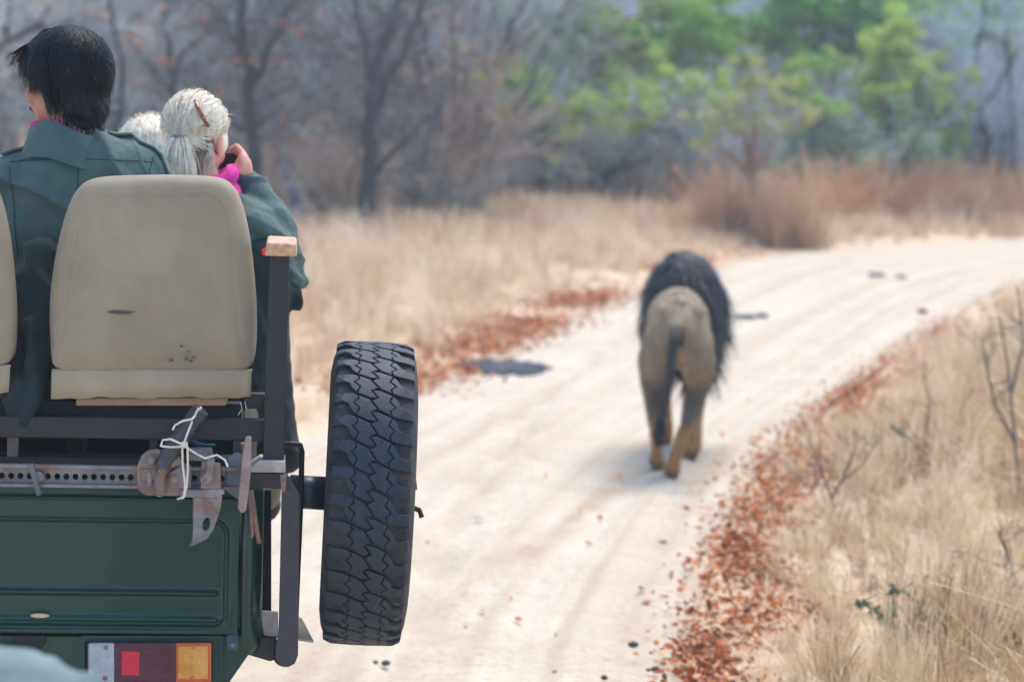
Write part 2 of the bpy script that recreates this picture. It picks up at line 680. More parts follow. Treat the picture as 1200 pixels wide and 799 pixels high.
def scatter(name, pts, rots, scl, protos, label, seed=0):
    rg = np.random.default_rng(seed)
    me = bpy.data.meshes.new(name)
    me.from_pydata(np.asarray(pts).tolist(), [], [])
    n = len(pts)
    for nm, typ, arr, key in (('rot', 'FLOAT_VECTOR', np.asarray(rots, np.float32).ravel(), 'vector'),
                              ('scl', 'FLOAT', np.asarray(scl, np.float32), 'value'),
                              ('idx', 'INT', rg.integers(0, len(protos), n).astype(np.int32), 'value')):
        a = me.attributes.new(nm, typ, 'POINT')
        a.data.foreach_set(key, arr)
    o = link_mesh(name, me, None)
    pc = bpy.data.collections.new('kinds_of_' + name)
    for i, p in enumerate(protos):
        p.name = 'k%02d_%s' % (i, name)
        pc.objects.link(p)
    ng = bpy.data.node_groups.new('scatter_' + name, 'GeometryNodeTree')
    ng.interface.new_socket('Geometry', in_out='INPUT', socket_type='NodeSocketGeometry')
    ng.interface.new_socket('Geometry', in_out='OUTPUT', socket_type='NodeSocketGeometry')
    N, L = ng.nodes, ng.links
    gi, go = N.new('NodeGroupInput'), N.new('NodeGroupOutput')
    iop = N.new('GeometryNodeInstanceOnPoints')
    ci = N.new('GeometryNodeCollectionInfo')
    ci.inputs['Collection'].default_value = pc
    ci.inputs['Separate Children'].default_value = True
    ci.inputs['Reset Children'].default_value = True
    L.new(gi.outputs[0], iop.inputs['Points'])
    L.new(ci.outputs[0], iop.inputs['Instance'])
    iop.inputs['Pick Instance'].default_value = True

    def attr(nm, typ):
        a = N.new('GeometryNodeInputNamedAttribute')
        a.data_type = typ
        a.inputs['Name'].default_value = nm
        return a.outputs[0]
    L.new(attr('idx', 'INT'), iop.inputs['Instance Index'])
    er = N.new('FunctionNodeEulerToRotation')
    L.new(attr('rot', 'FLOAT_VECTOR'), er.inputs[0])
    L.new(er.outputs[0], iop.inputs['Rotation'])
    L.new(attr('scl', 'FLOAT'), iop.inputs['Scale'])
    L.new(iop.outputs[0], go.inputs[0])
    md = o.modifiers.new('scatter', 'NODES')
    md.node_group = ng
    return tag(o, label, kind='stuff')


def proto(mb_mesh, mat):
    mb_mesh.materials.append(mat)
    return bpy.data.objects.new('proto', mb_mesh)


def tuft(seed, mat, nb=40, h=0.45, spread=0.10, lean=0.5, w=0.004, heads=0.2):
    rg = random.Random(seed)
    V, F = [], []
    for _ in range(nb):
        a = rg.uniform(0, 2 * PI)
        r0 = spread * math.sqrt(rg.random())
        b = Vector((math.cos(a) * r0, math.sin(a) * r0, -0.03))
        az = a + rg.gauss(0, 0.9)
        ln = abs(rg.gauss(0, lean)) + 0.05
        hh = h * rg.uniform(0.45, 1.15)
        out = Vector((math.cos(az), math.sin(az), 0))
        sd = Vector((-math.sin(az + rg.uniform(-1, 1)), math.cos(az), 0)).normalized()
        pts = []
        for k in range(4):
            t = k / 3
            pts.append(b + Vector((0, 0, hh * t * (1 - 0.25 * ln * t))) + out * (hh * ln * t * t))
        n = len(V)
        head = rg.random() < heads
        for k, p in enumerate(pts):
            ww = w * (1 - 0.75 * k / 3) if not head else w * (0.6, 0.5, 0.9, 1.5)[k]
            V += [p - sd * ww, p + sd * ww]
        F += [(n + 2 * k, n + 2 * k + 1, n + 2 * k + 3, n + 2 * k + 2) for k in range(3)]
    me = bpy.data.meshes.new('tuft')
    me.from_pydata([tuple(v) for v in V], [], F)
    return proto(me, mat)


def leafproto(seed, mat, L=0.05, W=0.03):
    rg = random.Random(seed)
    c = rg.uniform(0.2, 0.7)
    V, F = [], []
    for i in range(5):
        t = i / 4
        y = (t - .5) * L
        ww = W * math.sin(PI * (0.08 + 0.84 * t)) ** 0.8 * 0.5
        z = c * L * ((t - .5) ** 2) * 1.4
        e = c * ww * rg.uniform(0.4, 1.0)
        V += [(-ww, y, z + e), (0, y, z), (ww, y, z + e * rg.uniform(.5, 1.2))]
    for i in range(4):
        F += [(3 * i, 3 * i + 1, 3 * i + 4, 3 * i + 3), (3 * i + 1, 3 * i + 2, 3 * i + 5, 3 * i + 4)]
    me = bpy.data.meshes.new('leaf')
    me.from_pydata(V, [], F)
    return proto(me, mat)


rng = np.random.default_rng(11)


def view_ok(x, y, margin=1.0):
    return np.abs(x) < y * (600 / FPX) + margin


def pick(n, x0, x1, y0, y1, margin=1.2):
    x, y = rng.uniform(x0, x1, n), rng.uniform(y0, y1, n)
    k = view_ok(x, y, margin)
    return np.c_[x[k], y[k]]


def place(pts, dz=0.0):
    return np.c_[pts, hz_at(pts[:, 0], pts[:, 1]) + dz]


def rots(n, tilt=0.12):
    return np.c_[rng.normal(0, tilt, n), rng.normal(0, tilt, n), rng.uniform(0, 2 * PI, n)]


# right verge: dense straw
p = pick(21000, -1, 9, 8, 37)
ins, dl, dr = road_sd(p)
k = (~ins) & (dr < dl) & (dr > 0.12 + 0.4 * rng.random(len(p)) ** 2)
p, drk = p[k], dr[k]
dens = np.clip(0.55 + 0.8 * vnoise(p[:, 0], p[:, 1], 0.7, 1.3), 0.15, 1) * np.clip((drk + .1) / 0.7, 0.3, 1)
k = rng.random(len(p)) < dens * np.clip(22 / (p[:, 1] + 6), 0.4, 1.0)
p, drk = p[k], drk[k]
sclv = rng.uniform(0.5, 1.15, len(p)) * np.clip(0.40 + drk * 0.30, 0.4, 1.12) * (1 + 0.35 * vnoise(p[:, 0], p[:, 1], 0.5, 4.4))
scatter('verge_grass', place(p), rots(len(p)), sclv,
        [tuft(1, mStraw, 46, 0.50), tuft(2, mStraw, 40, 0.6, 0.12, 0.35), tuft(3, mStrawPale, 50, 0.40, 0.14, 0.8), tuft(4, mStrawBrown, 34, 0.5, 0.1, 0.5)],
        'tall dry straw grass on the bank right of the road', 3)
# left field: pale straw
p = pick(17000, -10, 6, 12, 42)
ins, dl, dr = road_sd(p)
k = (~ins) & (dl < dr) & (dl > 0.1 + 0.7 * rng.random(len(p)) ** 2)
p, dlk = p[k], dl[k]
k = rng.random(len(p)) < np.clip((dlk + .1) / 0.9, 0.25, 1) * 0.62
p, dlk = p[k], dlk[k]
sclv = rng.uniform(0.55, 1.1, len(p)) * np.clip(0.42 + dlk * 0.20, 0.4, 1.0)
scatter('field_grass', place(p), rots(len(p)), sclv,
        [tuft(11, mStrawPale, 40, 0.46), tuft(12, mStrawPale, 36, 0.55, 0.12, 0.35), tuft(13, mStraw, 44, 0.36, 0.14, 0.8), tuft(14, mStrawPink, 30, 0.5, 0.12)],
        'pale dry grass field left of the road', 4)
# far pinkish band behind the bend
p = pick(16000, -14, 22, 41, 66, 2.5)
ins, dl, dr = road_sd(p)
k = (~ins) & (dl > 0.3)
p, dlk = p[k], dl[k]
gap = ((p[:, 0] > 1.2) & (p[:, 0] < 4.6) & (p[:, 1] < 45.5))
p = p[(~gap)][:5500]
sclv = rng.uniform(0.7, 1.5, len(p)) * np.clip(0.5 + (p[:, 1] - 42) * 0.05, 0.5, 1.1)
scatter('far_grass', place(p), rots(len(p)), sclv,
        [tuft(21, mStrawPink, 36, 0.6, 0.2, 0.4, 0.008), tuft(22, mStrawPale, 36, 0.55, 0.2, 0.5, 0.008), tuft(23, mStrawPink, 30, 0.7, 0.2, 0.3, 0.008)],
        'pinkish dry grass below the thicket beyond the bend', 5)


def clump(name, boxes, mats, h, n, label, w=0.005, seed=0):
    P0 = []
    for (x0, x1, yb, dep) in boxes:     # pixel range at the base line yb, and depth behind it
        a, b = G(x0, yb), G(x1, yb)
        for _ in range(n):
            t = 0.5 + rng.normal(0, 0.33)
            q = a.lerp(b, t)
            dd_ = abs(rng.normal(0, 0.6)) * dep
            P0.append((q.x * (1 + dd_ / q.y), q.y + dd_))
    pp = np.array(P0)
    return scatter(name, place(pp), rots(len(pp), 0.1), rng.uniform(0.3, 1.3, len(pp)) ** 1.2,
                   [tuft(seed + i, m_, 50, h * (1 + .25 * i), 0.22, 0.5, w) for i, m_ in enumerate(mats)], label, seed)


clump('rusty_grass', [(955, 1010, 270, 3), (1010, 1110, 266, 2.5)], [mStrawRust, mStrawRust, mStrawPink], 0.62, 95, 'upright rust orange grass beside the far bend', seed=31)
clump('tan_grass', [(1110, 1215, 268, 3)], [mStrawPale, mStrawBrown, mStrawPink], 0.6, 160, 'tan grass bank right of the rust orange grass', seed=41)
clump('brown_brush', [(835, 905, 284, 2.2), (905, 945, 290, 1.0)], [mStrawBrown, mStrawRust, mStrawPink], 0.72, 62, 'brown tangled brush under the olive shrub at the bend', seed=51)
clump('low_brush', [(560, 700, 240, 5), (740, 830, 246, 4)], [mStrawPink, mStrawBrown, mStrawPale], 0.5, 150, 'brownish pink brush under the grey thicket', seed=61)

# fallen red leaves along both road edges
lp = []
t = resample(RIGHT, 900)
for _ in range(56000):
    j = rng.integers(0, len(t))
    if not (8.5 < t[j, 1] < 34):
        continue
    q = t[j]
    tg = t[min(j + 1, len(t) - 1)] - t[max(j - 1, 0)]
    nrm = np.array([tg[1], -tg[0]]) / (np.hypot(*tg) + 1e-9)     # towards the right verge
    nn = noise.noise(Vector((q[0] * 0.9, q[1] * 0.9, 4.0))) + 0.5 * noise.noise(Vector((q[0] * 3, q[1] * 3, 1.0)))
    wd = 0.13 + 0.10 * nn
    off = rng.normal(0.16 + 0.14 * nn, max(wd, 0.07))
    if off < -0.3 or rng.random() > 1.3 - (q[1] - 10) / 13.5:
        continue
    lp.append(q + nrm * off)
t = resample(LEFT, 900)
for _ in range(52000):
    j = rng.integers(0, len(t))
    if not (15 < t[j, 1] < 36):
        continue
    q = t[j]
    tg = t[min(j + 1, len(t) - 1)] - t[max(j - 1, 0)]
    nrm = np.array([-tg[1], tg[0]]) / (np.hypot(*tg) + 1e-9)
    nn = noise.noise(Vector((q[0] * 0.6, q[1] * 0.6, 9.0)))
    if rng.random() > 0.55 + 1.2 * nn + 0.6 * (18.5 < q[1] < 25) - 0.25:
        continue
    lp.append(q + nrm * rng.normal(0.22, 0.26))
lp = np.array(lp)
lh = np.maximum(hz_at(lp[:, 0], lp[:, 1]), -0.02) + 0.012 + rng.uniform(0, 0.035, len(lp))
scatter('leaf_litter', np.c_[lp, lh], rots(len(lp), 0.55), rng.uniform(0.35, 1.05, len(lp)) * (1 - 0.35 * rng.random(len(lp))) * np.where((lp[:, 0] < lp[:, 1] * 0.09 - 0.6), 1.35, 1.0),
        [leafproto(1, mLitter), leafproto(2, mLitter, 0.06, 0.034), leafproto(3, mLitter, 0.035, 0.03), leafproto(4, mLitterB, 0.05, 0.03), leafproto(5, mLitterB, 0.03, 0.022)],
        'fallen red brown leaves drifted along both road edges', 8)

# ------------------------------------------------------------------ trees and thicket


def grow(rg, tr, tw, p, d, L, r, lvl, spec, tips):
    n = spec['seg'][min(lvl, len(spec['seg']) - 1)]
    pts, rad = [p.copy()], [r]
    d = d.normalized()
    for i in range(n):
        d = (d + Vector((rg.gauss(0, 1), rg.gauss(0, 1), rg.gauss(0, 1))) * spec['wander'] + Vector((0, 0, spec['up']))).normalized()
        p = p + d * (L / n)
        pts.append(p.copy())
        rad.append(max(r * (1 - 0.75 * (i + 1) / n), spec['rmin'] * 0.7))
    last = lvl >= spec['levels']
    (tr if lvl <= spec['trunk_lv'] else tw).tube(pts, rad, n=6 if lvl == 0 else (4 if lvl == 1 else 3), caps=False)
    if last:
        tips.append((pts[-1], d))
        tips.append((pts[len(pts) // 2], d))
        return
    nc = spec['kids'][min(lvl, len(spec['kids']) - 1)]
    for k in range(nc):
        f = spec['start'] + (1 - spec['start']) * (k + rg.random()) / nc
        x = f * n
        i = min(int(x), n - 1)
        q = pts[i].lerp(pts[i + 1], x - i)
        ax = d.orthogonal().normalized()
        ax.rotate(Matrix.Rotation(rg.uniform(0, 2 * PI), 3, d))
        a = rg.uniform(*spec['ang'])
        nd = d * math.cos(a) + ax * math.sin(a)
        grow(rg, tr, tw, q, nd, L * rg.uniform(*spec['lr']) * (1.15 - 0.4 * f), max(r * (1 - 0.6 * f) * 0.55, spec['rmin']), lvl + 1, spec, tips)


def leaf_quads(mb, rg, c, n, rad, size, flat=1.0):
    for _ in range(n):
        while True:
            v = Vector((rg.uniform(-1, 1), rg.uniform(-1, 1), rg.uniform(-1, 1)))
            if v.length < 1:
                break
        q = c + Vector((v.x * rad, v.y * rad, v.z * rad * flat))
        a = Vector((rg.gauss(0, 1), rg.gauss(0, 1), rg.gauss(0, 0.6))).normalized()
        b = a.orthogonal().normalized()
        b.rotate(Matrix.Rotation(rg.uniform(0, 6.3), 3, a))
        s = size * rg.uniform(0.6, 1.3)
        mb.add([q - a * s, q + b * s * 0.45, q + a * s, q - b * s * 0.45], [(0, 1, 2, 3)])


BUSH = dict(levels=3, seg=(5, 4, 3, 2), wander=0.16, up=0.05, kids=(7, 6, 5), start=0.2, ang=(0.35, 0.95), lr=(0.4, 0.65), rmin=0.006, trunk_lv=1)


def bush_mesh(seed, h, stems, spread, spec=BUSH):
    rg = random.Random(seed)
    tr, tw, tips = MB(), MB(), []
    for s in range(stems):
        a = 2 * PI * (s + rg.random() * 0.7) / stems
        t = spread * rg.uniform(0.4, 1.1)
        grow(rg, tr, tw, Vector((math.cos(a) * 0.12, math.sin(a) * 0.12, -0.05)), Vector((math.cos(a) * t, math.sin(a) * t, 1)), h * rg.uniform(0.6, 1.0), 0.035 * rg.uniform(0.6, 1.3), 0, spec, tips)
    return tr, tw, tips


bush_variants = []
for i, (h, st, sp) in enumerate(((3.4, 8, 0.55), (4.4, 6, 0.35), (2.6, 10, 0.8), (3.8, 7, 0.5))):
    tr, tw, tips = bush_mesh(100 + i, h, st, sp)
    bush_variants.append((tr.mesh('branches'), tw.mesh('twigs'), tips))


def plant_bush(v, px, d, scale, rz, mt, label, group, name='thorn_bush', sz=None):
    x = P(px, 200, d).x
    o = thing(name, (x, d, float(hz_at(np.array([x]), np.array([d]))[0])), label, 'bush', group)
    o.rotation_euler = (0, 0, rz)
    o.scale = (scale, scale, sz or scale)
    for nm, me_, m_ in (('branch_frame', bush_variants[v][0], mBark), ('twigs', bush_variants[v][1], mt)):
        c = bpy.data.objects.new(nm, me_)
        COL.objects.link(c)
        c.parent = o
        if not me_.materials:
            me_.materials.append(m_)
        c.material_slots[0].link = 'OBJECT'
        c.material_slots[0].material = m_
    return o


rg = random.Random(77)
GL = 'bare grey twiggy thorn bush in the left thicket behind the pale grass field'
GM = 'bare grey thorn bush in the thicket below the green tree crowns'
GR = 'blue grey bare bush in the thicket behind the rust orange grass'
for i in range(20):
    px = -30 + 600 * (i + rg.random() * 0.8) / 20
    d = rg.uniform(38.5, 50)
    plant_bush(rg.randrange(4), px, d, rg.uniform(0.85, 1.3), rg.uniform(0, 6.3), [mTwig, mTwigBlue, mTwigBrown, mTwig][i % 4], GL, 'thorn bushes left of the road')
for i in range(16):
    px = 540 + 330 * (i + rg.random() * 0.8) / 16
    d = rg.uniform(43.5, 50)
    plant_bush(rg.randrange(4), px, d, rg.uniform(0.4, 0.58), rg.uniform(0, 6.3), [mTwig, mTwigBlue, mTwig][i % 3], GM, 'thorn bushes below the green trees')
for i in range(20):
    px = 880 + 340 * (i + rg.random() * 0.8) / 20
    d = rg.uniform(47, 57)
    plant_bush(rg.randrange(4), px, d, rg.uniform(0.38, 0.52) * (2.0 if px > 1110 else 1), rg.uniform(0, 6.3), [mTwigBlue, mTwigBlue, mTwig][i % 3], GR, 'blue grey bushes beyond the bend')
# low dead twigs at the foot of the left thicket
for i in range(8):
    px = 345 + 215 * (i + rg.random() * 0.8) / 8
    plant_bush(2, px, rg.uniform(35.4, 38), rg.uniform(0.35, 0.6), rg.uniform(0, 6.3), [mTwigBrown, mTwig][i % 2],
               'low bare brownish shrub at the edge of the pale grass field', 'low shrubs at the field edge', 'dry_shrub')


def bushproto(v, mt, extra=None):
    mb = MB()
    for mm in bush_variants[v][:2]:
        mb.add([x.co for x in mm.vertices], [tuple(pp.vertices) for pp in mm.polygons])
    return proto(mb.mesh('bush'), mt)


def leafyproto(seed, mt):
    rg_ = random.Random(seed)
    mb = MB()
    for _ in range(16):
        c = Vector((rg_.gauss(0, 0.9), rg_.gauss(0, 0.9), rg_.uniform(1.2, 4.2)))
        leaf_quads(mb, rg_, c, 150, rg_.uniform(0.4, 0.8), 0.09)
    mb.tube([(0, 0, 0), (0.1, 0, 1.5), (0.3, 0.1, 3.2)], [0.1, 0.08, 0.03], 5)
    return proto(mb.mesh('leafy'), mt)


n = 190
wp = np.c_[rng.uniform(-1, 1, n), rng.uniform(66, 120, n)]
wp[:, 0] *= wp[:, 1] * 0.22 + 3
wh = hz_at(wp[:, 0], wp[:, 1])
ws = rng.uniform(0.9, 1.5, n)
scatter('far_woodland', np.c_[wp, wh], np.c_[np.zeros(n), np.zeros(n), rng.uniform(0, 6.3, n)], ws,
        [bushproto(0, mTwigBlue), bushproto(1, mTwig), bushproto(3, mTwigBlue), bushproto(1, mTwigBlue), leafyproto(5, mLeafD)],
        'far off grey bare woodland behind the thicket', 9)


mBarkT = M('dark_twig', S(62, 62, 66), S(96, 96, 100), scale=2, rough=.9)


# single trees one can tell apart, laid out along their limbs
def limb_tree(name, label, d, limbs, ntw, mt_bark, mt_tw, seed, leaves=None, tw_len=1.0, group=None, droop=0.03, fat=1.0):
    rg_ = random.Random(seed)
    b0 = P(*limbs[0][0][:2], d)
    gz = float(hz_at(np.array([b0.x]), np.array([b0.y]))[0])
    root = thing(name, (b0.x, b0.y, gz), label, 'tree', group)
    tr, tw, tips = MB(), MB(), []
    spec = dict(levels=2, seg=(4, 3, 2), wander=0.2, up=droop, kids=(5, 5, 3), start=0.25, ang=(0.4, 1.0), lr=(0.4, 0.7), rmin=0.006, trunk_lv=-1)
    for li, lb in enumerate(limbs):
        pts = []
        for j, (x, y, r) in enumerate(lb):
            q = P(x, y, d)
            q.y += 0.25 * math.sin(j * 1.3 + li * 2.1) * (0 if (j == 0) else 1)
            if li == 0 and j == 0:
                q.z = gz - 0.05
            pts.append(q)
        rad = [r * fat for (_, _, r) in lb]
        fp, fr = [], []
        for a, b, ra, rb in zip(pts, pts[1:], rad, rad[1:]):
            for k in range(4):
                t = k / 4
                q = a.lerp(b, t)
                if k:
                    q += Vector((rg_.gauss(0, 1), rg_.gauss(0, 1), 0)) * 0.022
                fp.append(q)
                fr.append((ra + (rb - ra) * t) * rg_.uniform(0.92, 1.1))
        fp.append(pts[-1])
        fr.append(rad[-1])
        tr.tube(fp, fr, 8, caps=True)
        for k in range(ntw if li else ntw // 2):
            f = rg_.uniform(0.25 if li == 0 else 0.05, 1) * (len(fp) - 1)
            i = min(int(f), len(fp) - 2)
            q = fp[i].lerp(fp[i + 1], f - i)
            dv = Vector((rg_.gauss(0, 1), rg_.gauss(0, 1), rg_.uniform(-0.2, 1.0)))
            grow(rg_, tr, tw, q, dv, tw_len * rg_.uniform(0.6, 1.3), 0.02, 0, spec, tips)
    tr.build('trunk', mt_bark, root, smooth=True)
    tw.build('crown', mt_tw, root)
    if leaves:
        lf = MB()
        for _ in range(leaves[0]):
            q, _d = rg_.choice(tips)
            leaf_quads(lf, rg_, q, leaves[2] if len(leaves) > 2 else 1, 0.12, leaves[1])
        lf.build('leaves', leaves[3] if len(leaves) > 3 else mLeafR, root)
    return root


limb_tree('bare_tree', 'bare dark tree with a tall forked trunk at the edge of the pale grass field', 33.9,
          [[(427, 292, .085), (429, 245, .078), (432, 190, .075), (435, 140, .07), (440, 95, .06), (452, 45, .05), (462, 10, .04), (475, -40, .025)],
           [(434, 150, .05), (449, 110, .04), (470, 70, .035), (490, 20, .03), (505, -30, .02)],
           [(438, 100, .05), (430, 60, .04), (418, 20, .03), (405, -30, .02)],
           [(430, 215, .03), (448, 190, .028), (470, 172, .022), (500, 140, .015)]], 12, mBark, mBarkT, 3, fat=1.3)
limb_tree('bare_tree', 'bare dark trunk with a few rusty leaves standing behind the blonde head', 34.6,
          [[(301, 300, .075), (298, 220, .07), (294, 150, .065), (292, 95, .06), (287, 45, .05), (283, -30, .035)],
           [(293, 110, .04), (310, 70, .035), (330, 35, .03), (350, -15, .02)],
           [(290, 70, .035), (270, 40, .03), (250, 5, .02)],
           [(295, 165, .03), (280, 150, .022), (262, 146, .012)]], 13, mBark, mBarkT, 4, fat=1.25, leaves=(110, 0.075))
limb_tree('leaning_tree', 'grey leaning many stemmed tree right of the forked bare tree', 36.6,
          [[(462, 282, .06), (474, 235, .055), (492, 190, .05), (508, 145, .045), (522, 105, .04), (538, 80, .03), (560, 58, .02)],
           [(480, 275, .04), (490, 230, .038), (500, 180, .03), (512, 120, .025), (520, 60, .018)],
           [(470, 280, .045), (452, 240, .04), (440, 205, .03), (424, 165, .02)],
           [(500, 280, .03), (530, 235, .028), (560, 190, .02), (585, 150, .012)],
           [(516, 125, .03), (520, 165, .02), (545, 150, .015), (575, 125, .01)]], 9, M('pale_bark', S(70, 72, 74), S(108, 108, 108), scale=12, rough=0.9, stretch=(1, 1, .3)), mTwigBrown, 5)
limb_tree('rusty_leaved_tree', 'bare grey tree with scattered rusty leaves behind the black haired head', 37.5,
          [[(215, 305, .06), (210, 220, .055), (206, 150, .05), (203, 90, .045), (196, 40, .035), (190, -30, .02)],
           [(205, 120, .035), (180, 80, .03), (150, 45, .025), (118, 20, .02), (90, -20, .015)],
           [(203, 95, .035), (220, 60, .03), (245, 35, .025), (262, -10, .015)]], 13, mBark, mTwig, 6, leaves=(110, 0.07))
limb_tree('overhanging_tree', 'dark limbed bare tree reaching in behind the forehead of the black haired head', 36.8,
          [[(-60, 310, .08), (-50, 200, .075), (-30, 110, .065), (0, 55, .05), (40, 35, .04), (85, 25, .03)],
           [(0, 60, .04), (10, 25, .035), (18, -30, .025)],
           [(40, 36, .03), (60, 10, .025), (78, -30, .015)],
           [(130, 300, .045), (134, 180, .04), (142, 90, .035), (134, 20, .03), (122, -30, .02)]], 13, mBark, mTwig, 7, leaves=(70, 0.07))
limb_tree('stump_tree', 'short blue grey leaning dead stem in the brush left of the forked tree', 34.6,
          [[(360, 290, .05), (352, 262, .055), (345, 235, .05), (339, 208, .035), (335, 190, .015)],
           [(350, 255, .02), (366, 240, .015), (385, 228, .008)]], 3, M('weathered_wood', S(92, 108, 130), S(122, 136, 154), scale=10, rough=0.9), mTwig, 8, tw_len=0.4)
limb_tree('broken_limb_tree', 'dark bare tree whose bent limb shows against the sky above the thicket', 54.0,
          [[(600, 230, .09), (604, 150, .085), (612, 70, .07), (628, 18, .07), (634, 6, .06), (620, -8, .05), (598, -20, .03)],
           [(612, 70, .05), (590, 40, .04), (570, -10, .02)]], 7, mBark, mTwig, 9)
limb_tree('dark_trunk_tree', 'dark bare tree with tangled limbs at the far right of the thicket', 47.0,
          [[(1160, 240, .07), (1158, 180, .065), (1150, 120, .055), (1142, 70, .05), (1150, 20, .04), (1160, -30, .02)],
           [(1152, 130, .045), (1172, 95, .04), (1190, 60, .03), (1210, 20, .02)],
           [(1156, 160, .035), (1130, 130, .03), (1112, 95, .02)],
           [(1195, 240, .05), (1192, 170, .045), (1185, 110, .04), (1176, 50, .03), (1180, -20, .02)]], 12, mBark, mTwigBlue, 10, leaves=(6, .05))


mLeafB = M('blue_green_leaf', S(118, 152, 124), S(164, 188, 150), scale=1.5, rough=.6, translucent=.3, rnd=.5)


def crown_tree(name, label, d, base_px, clumps, mt, seed, dens=1.0, leaf=0.085, cat='tree', bark=None, group=None, twigs=10):
    """clumps = [(px, py, radius px)]: a trunk, one limb per clump and the clump's leaves"""
    rg_ = random.Random(seed)
    b = P(base_px, 200, d)
    gz = float(hz_at(np.array([b.x]), np.array([d]))[0])
    root = thing(name, (b.x, d, gz), label, cat, group)
    k = d / FPX
    cs = [(P(x, y, d) + Vector((0, rg_.uniform(-0.7, 0.7), 0)), r * k) for x, y, r in clumps]
    mean = sum((c for c, _ in cs), Vector()) / len(cs)
    lowz = min(c.z for c, _ in cs)
    fork = Vector((b.x * 0.6 + mean.x * 0.4, d, gz + (lowz - gz) * 0.55))
    tr, lf, tw, tips = MB(), MB(), MB(), []
    tr.tube([(b.x, d, gz - 0.05), (b.x + 0.05, d, gz + (fork.z - gz) * 0.5), fork], [0.10, 0.085, 0.07], 7)
    spec = dict(levels=1, seg=(4, 3), wander=0.25, up=0.02, kids=(5,), start=0.2, ang=(0.4, 1.0), lr=(0.4, 0.7), rmin=0.008, trunk_lv=-1)
    for c, r in cs:
        mid = fork.lerp(c, 0.5) + Vector((rg_.gauss(0, .1), rg_.gauss(0, .1), 0.05))
        tr.tube([fork, mid, c], [0.055, 0.04, 0.015], 5)
        for _ in range(twigs):
            grow(rg_, tr, tw, mid.lerp(c, rg_.random()), Vector((rg_.gauss(0, 1), rg_.gauss(0, 1), rg_.gauss(0.3, 0.6))), r * rg_.uniform(0.8, 1.3), 0.016, 0, spec, tips)
        sub = max(6, int(20 * dens))
        for _ in range(sub):
            v = Vector((rg_.gauss(0, .55), rg_.gauss(0, .55), rg_.gauss(0, .5))) * r
            leaf_quads(lf, rg_, c + v, int(90 * dens * (r / 0.7) ** 2 + 16), r * rg_.uniform(0.2, 0.5), leaf * rg_.uniform(.85, 1.15), 0.7)
    tr.build('trunk', bark or mBark, root, smooth=True)
    tw.build('branches', mTwig, root)
    lf.build('crown', mt, root)
    return root


crown_tree('green_tree', 'broad green tree, tallest left of the bright lime crown above the thicket', 46.5, 690,
           [(630, 92, 40), (672, 66, 50), (718, 84, 48), (690, 118, 42), (742, 116, 32), (646, 40, 34), (700, 30, 40), (735, 52, 34), (655, 128, 30)], mLeafD, 1)
crown_tree('green_tree', 'bright lime green tree crown next to the broad green tree', 47.5, 800,
           [(788, 26, 44), (766, 66, 36), (822, 44, 38), (752, 92, 28), (805, 76, 32), (846, 22, 30)], mLeafG, 2)
crown_tree('green_tree', 'deep green tree crown above the pale olive bushes', 49, 960,
           [(930, 12, 40), (965, 34, 36), (1008, 6, 40), (1032, 38, 28), (985, 62, 26), (905, 34, 28)], mLeafD, 3)
crown_tree('green_tree', 'fresh green drooping tree between the pale olive bush and the dark thicket', 47, 1050,
           [(1026, 74, 32), (1042, 106, 42), (1074, 126, 38), (1102, 112, 28), (1046, 56, 26), (1020, 122, 28), (1062, 84, 30)], mLeafG, 4)
crown_tree('green_bush', 'small dark green bush standing above the rust orange grass', 46.5, 1108,
           [(1106, 180, 26), (1116, 206, 18), (1094, 158, 22), (1122, 160, 16)], mLeafD, 5, cat='bush')
crown_tree('green_tree', 'dark green tree crown over the far dark trunk', 51, 1120,
           [(1100, 18, 44), (1140, 30, 42), (1185, 12, 46), (1060, 12, 34), (1165, 52, 28), (1085, 50, 26)], mLeafD, 6)
crown_tree('grey_green_shrub', 'wide grey green shrub behind the rust orange grass', 45, 1000,
           [(945, 170, 34), (985, 160, 38), (1030, 165, 38), (1068, 172, 30), (1005, 190, 30), (960, 140, 28), (1040, 196, 24)], mLeafB, 12, dens=0.8, leaf=.06, cat='shrub', twigs=20)
crown_tree('grey_green_shrub', 'grey green shrub below the broad green tree', 44.5, 700,
           [(640, 165, 32), (680, 160, 34), (725, 165, 36), (770, 155, 34), (800, 170, 30), (790, 125, 28)], mLeafB, 13, dens=0.6, leaf=.06, cat='shrub', twigs=20)
crown_tree('yellow_green_shrub', 'yellow green leafy shrub between the broad green tree and the umbrella shaped shrub', 44, 790,
           [(735, 118, 34), (772, 104, 34), (808, 112, 36), (760, 136, 30), (830, 96, 28), (800, 140, 26)], mLeafG, 21, dens=0.5, leaf=.07, cat='shrub', twigs=14)
crown_tree('yellow_green_shrub', 'yellow green leafy shrub under the left side of the broad green tree', 44.5, 630,
           [(610, 100, 28), (640, 124, 32), (672, 140, 30), (612, 134, 24), (690, 118, 28)], mLeafG, 22, dens=0.45, leaf=.07, cat='shrub', twigs=14)
crown_tree('yellow_green_shrub', 'yellow green leafy shrub under the deep green crown', 45, 985,
           [(950, 92, 34), (985, 84, 32), (1005, 112, 32), (965, 122, 30), (930, 110, 26)], mLeafG, 23, dens=0.45, leaf=.07, cat='shrub', twigs=14)
crown_tree('olive_shrub', 'olive green umbrella shaped shrub over the brown brush at the bend', 38.5, 882,
           [(868, 128, 40), (838, 142, 28), (905, 138, 36), (872, 98, 26), (930, 142, 18)], mLeafO, 7, dens=0.5, leaf=0.06, cat='shrub', bark=mTwigBrown, twigs=16)
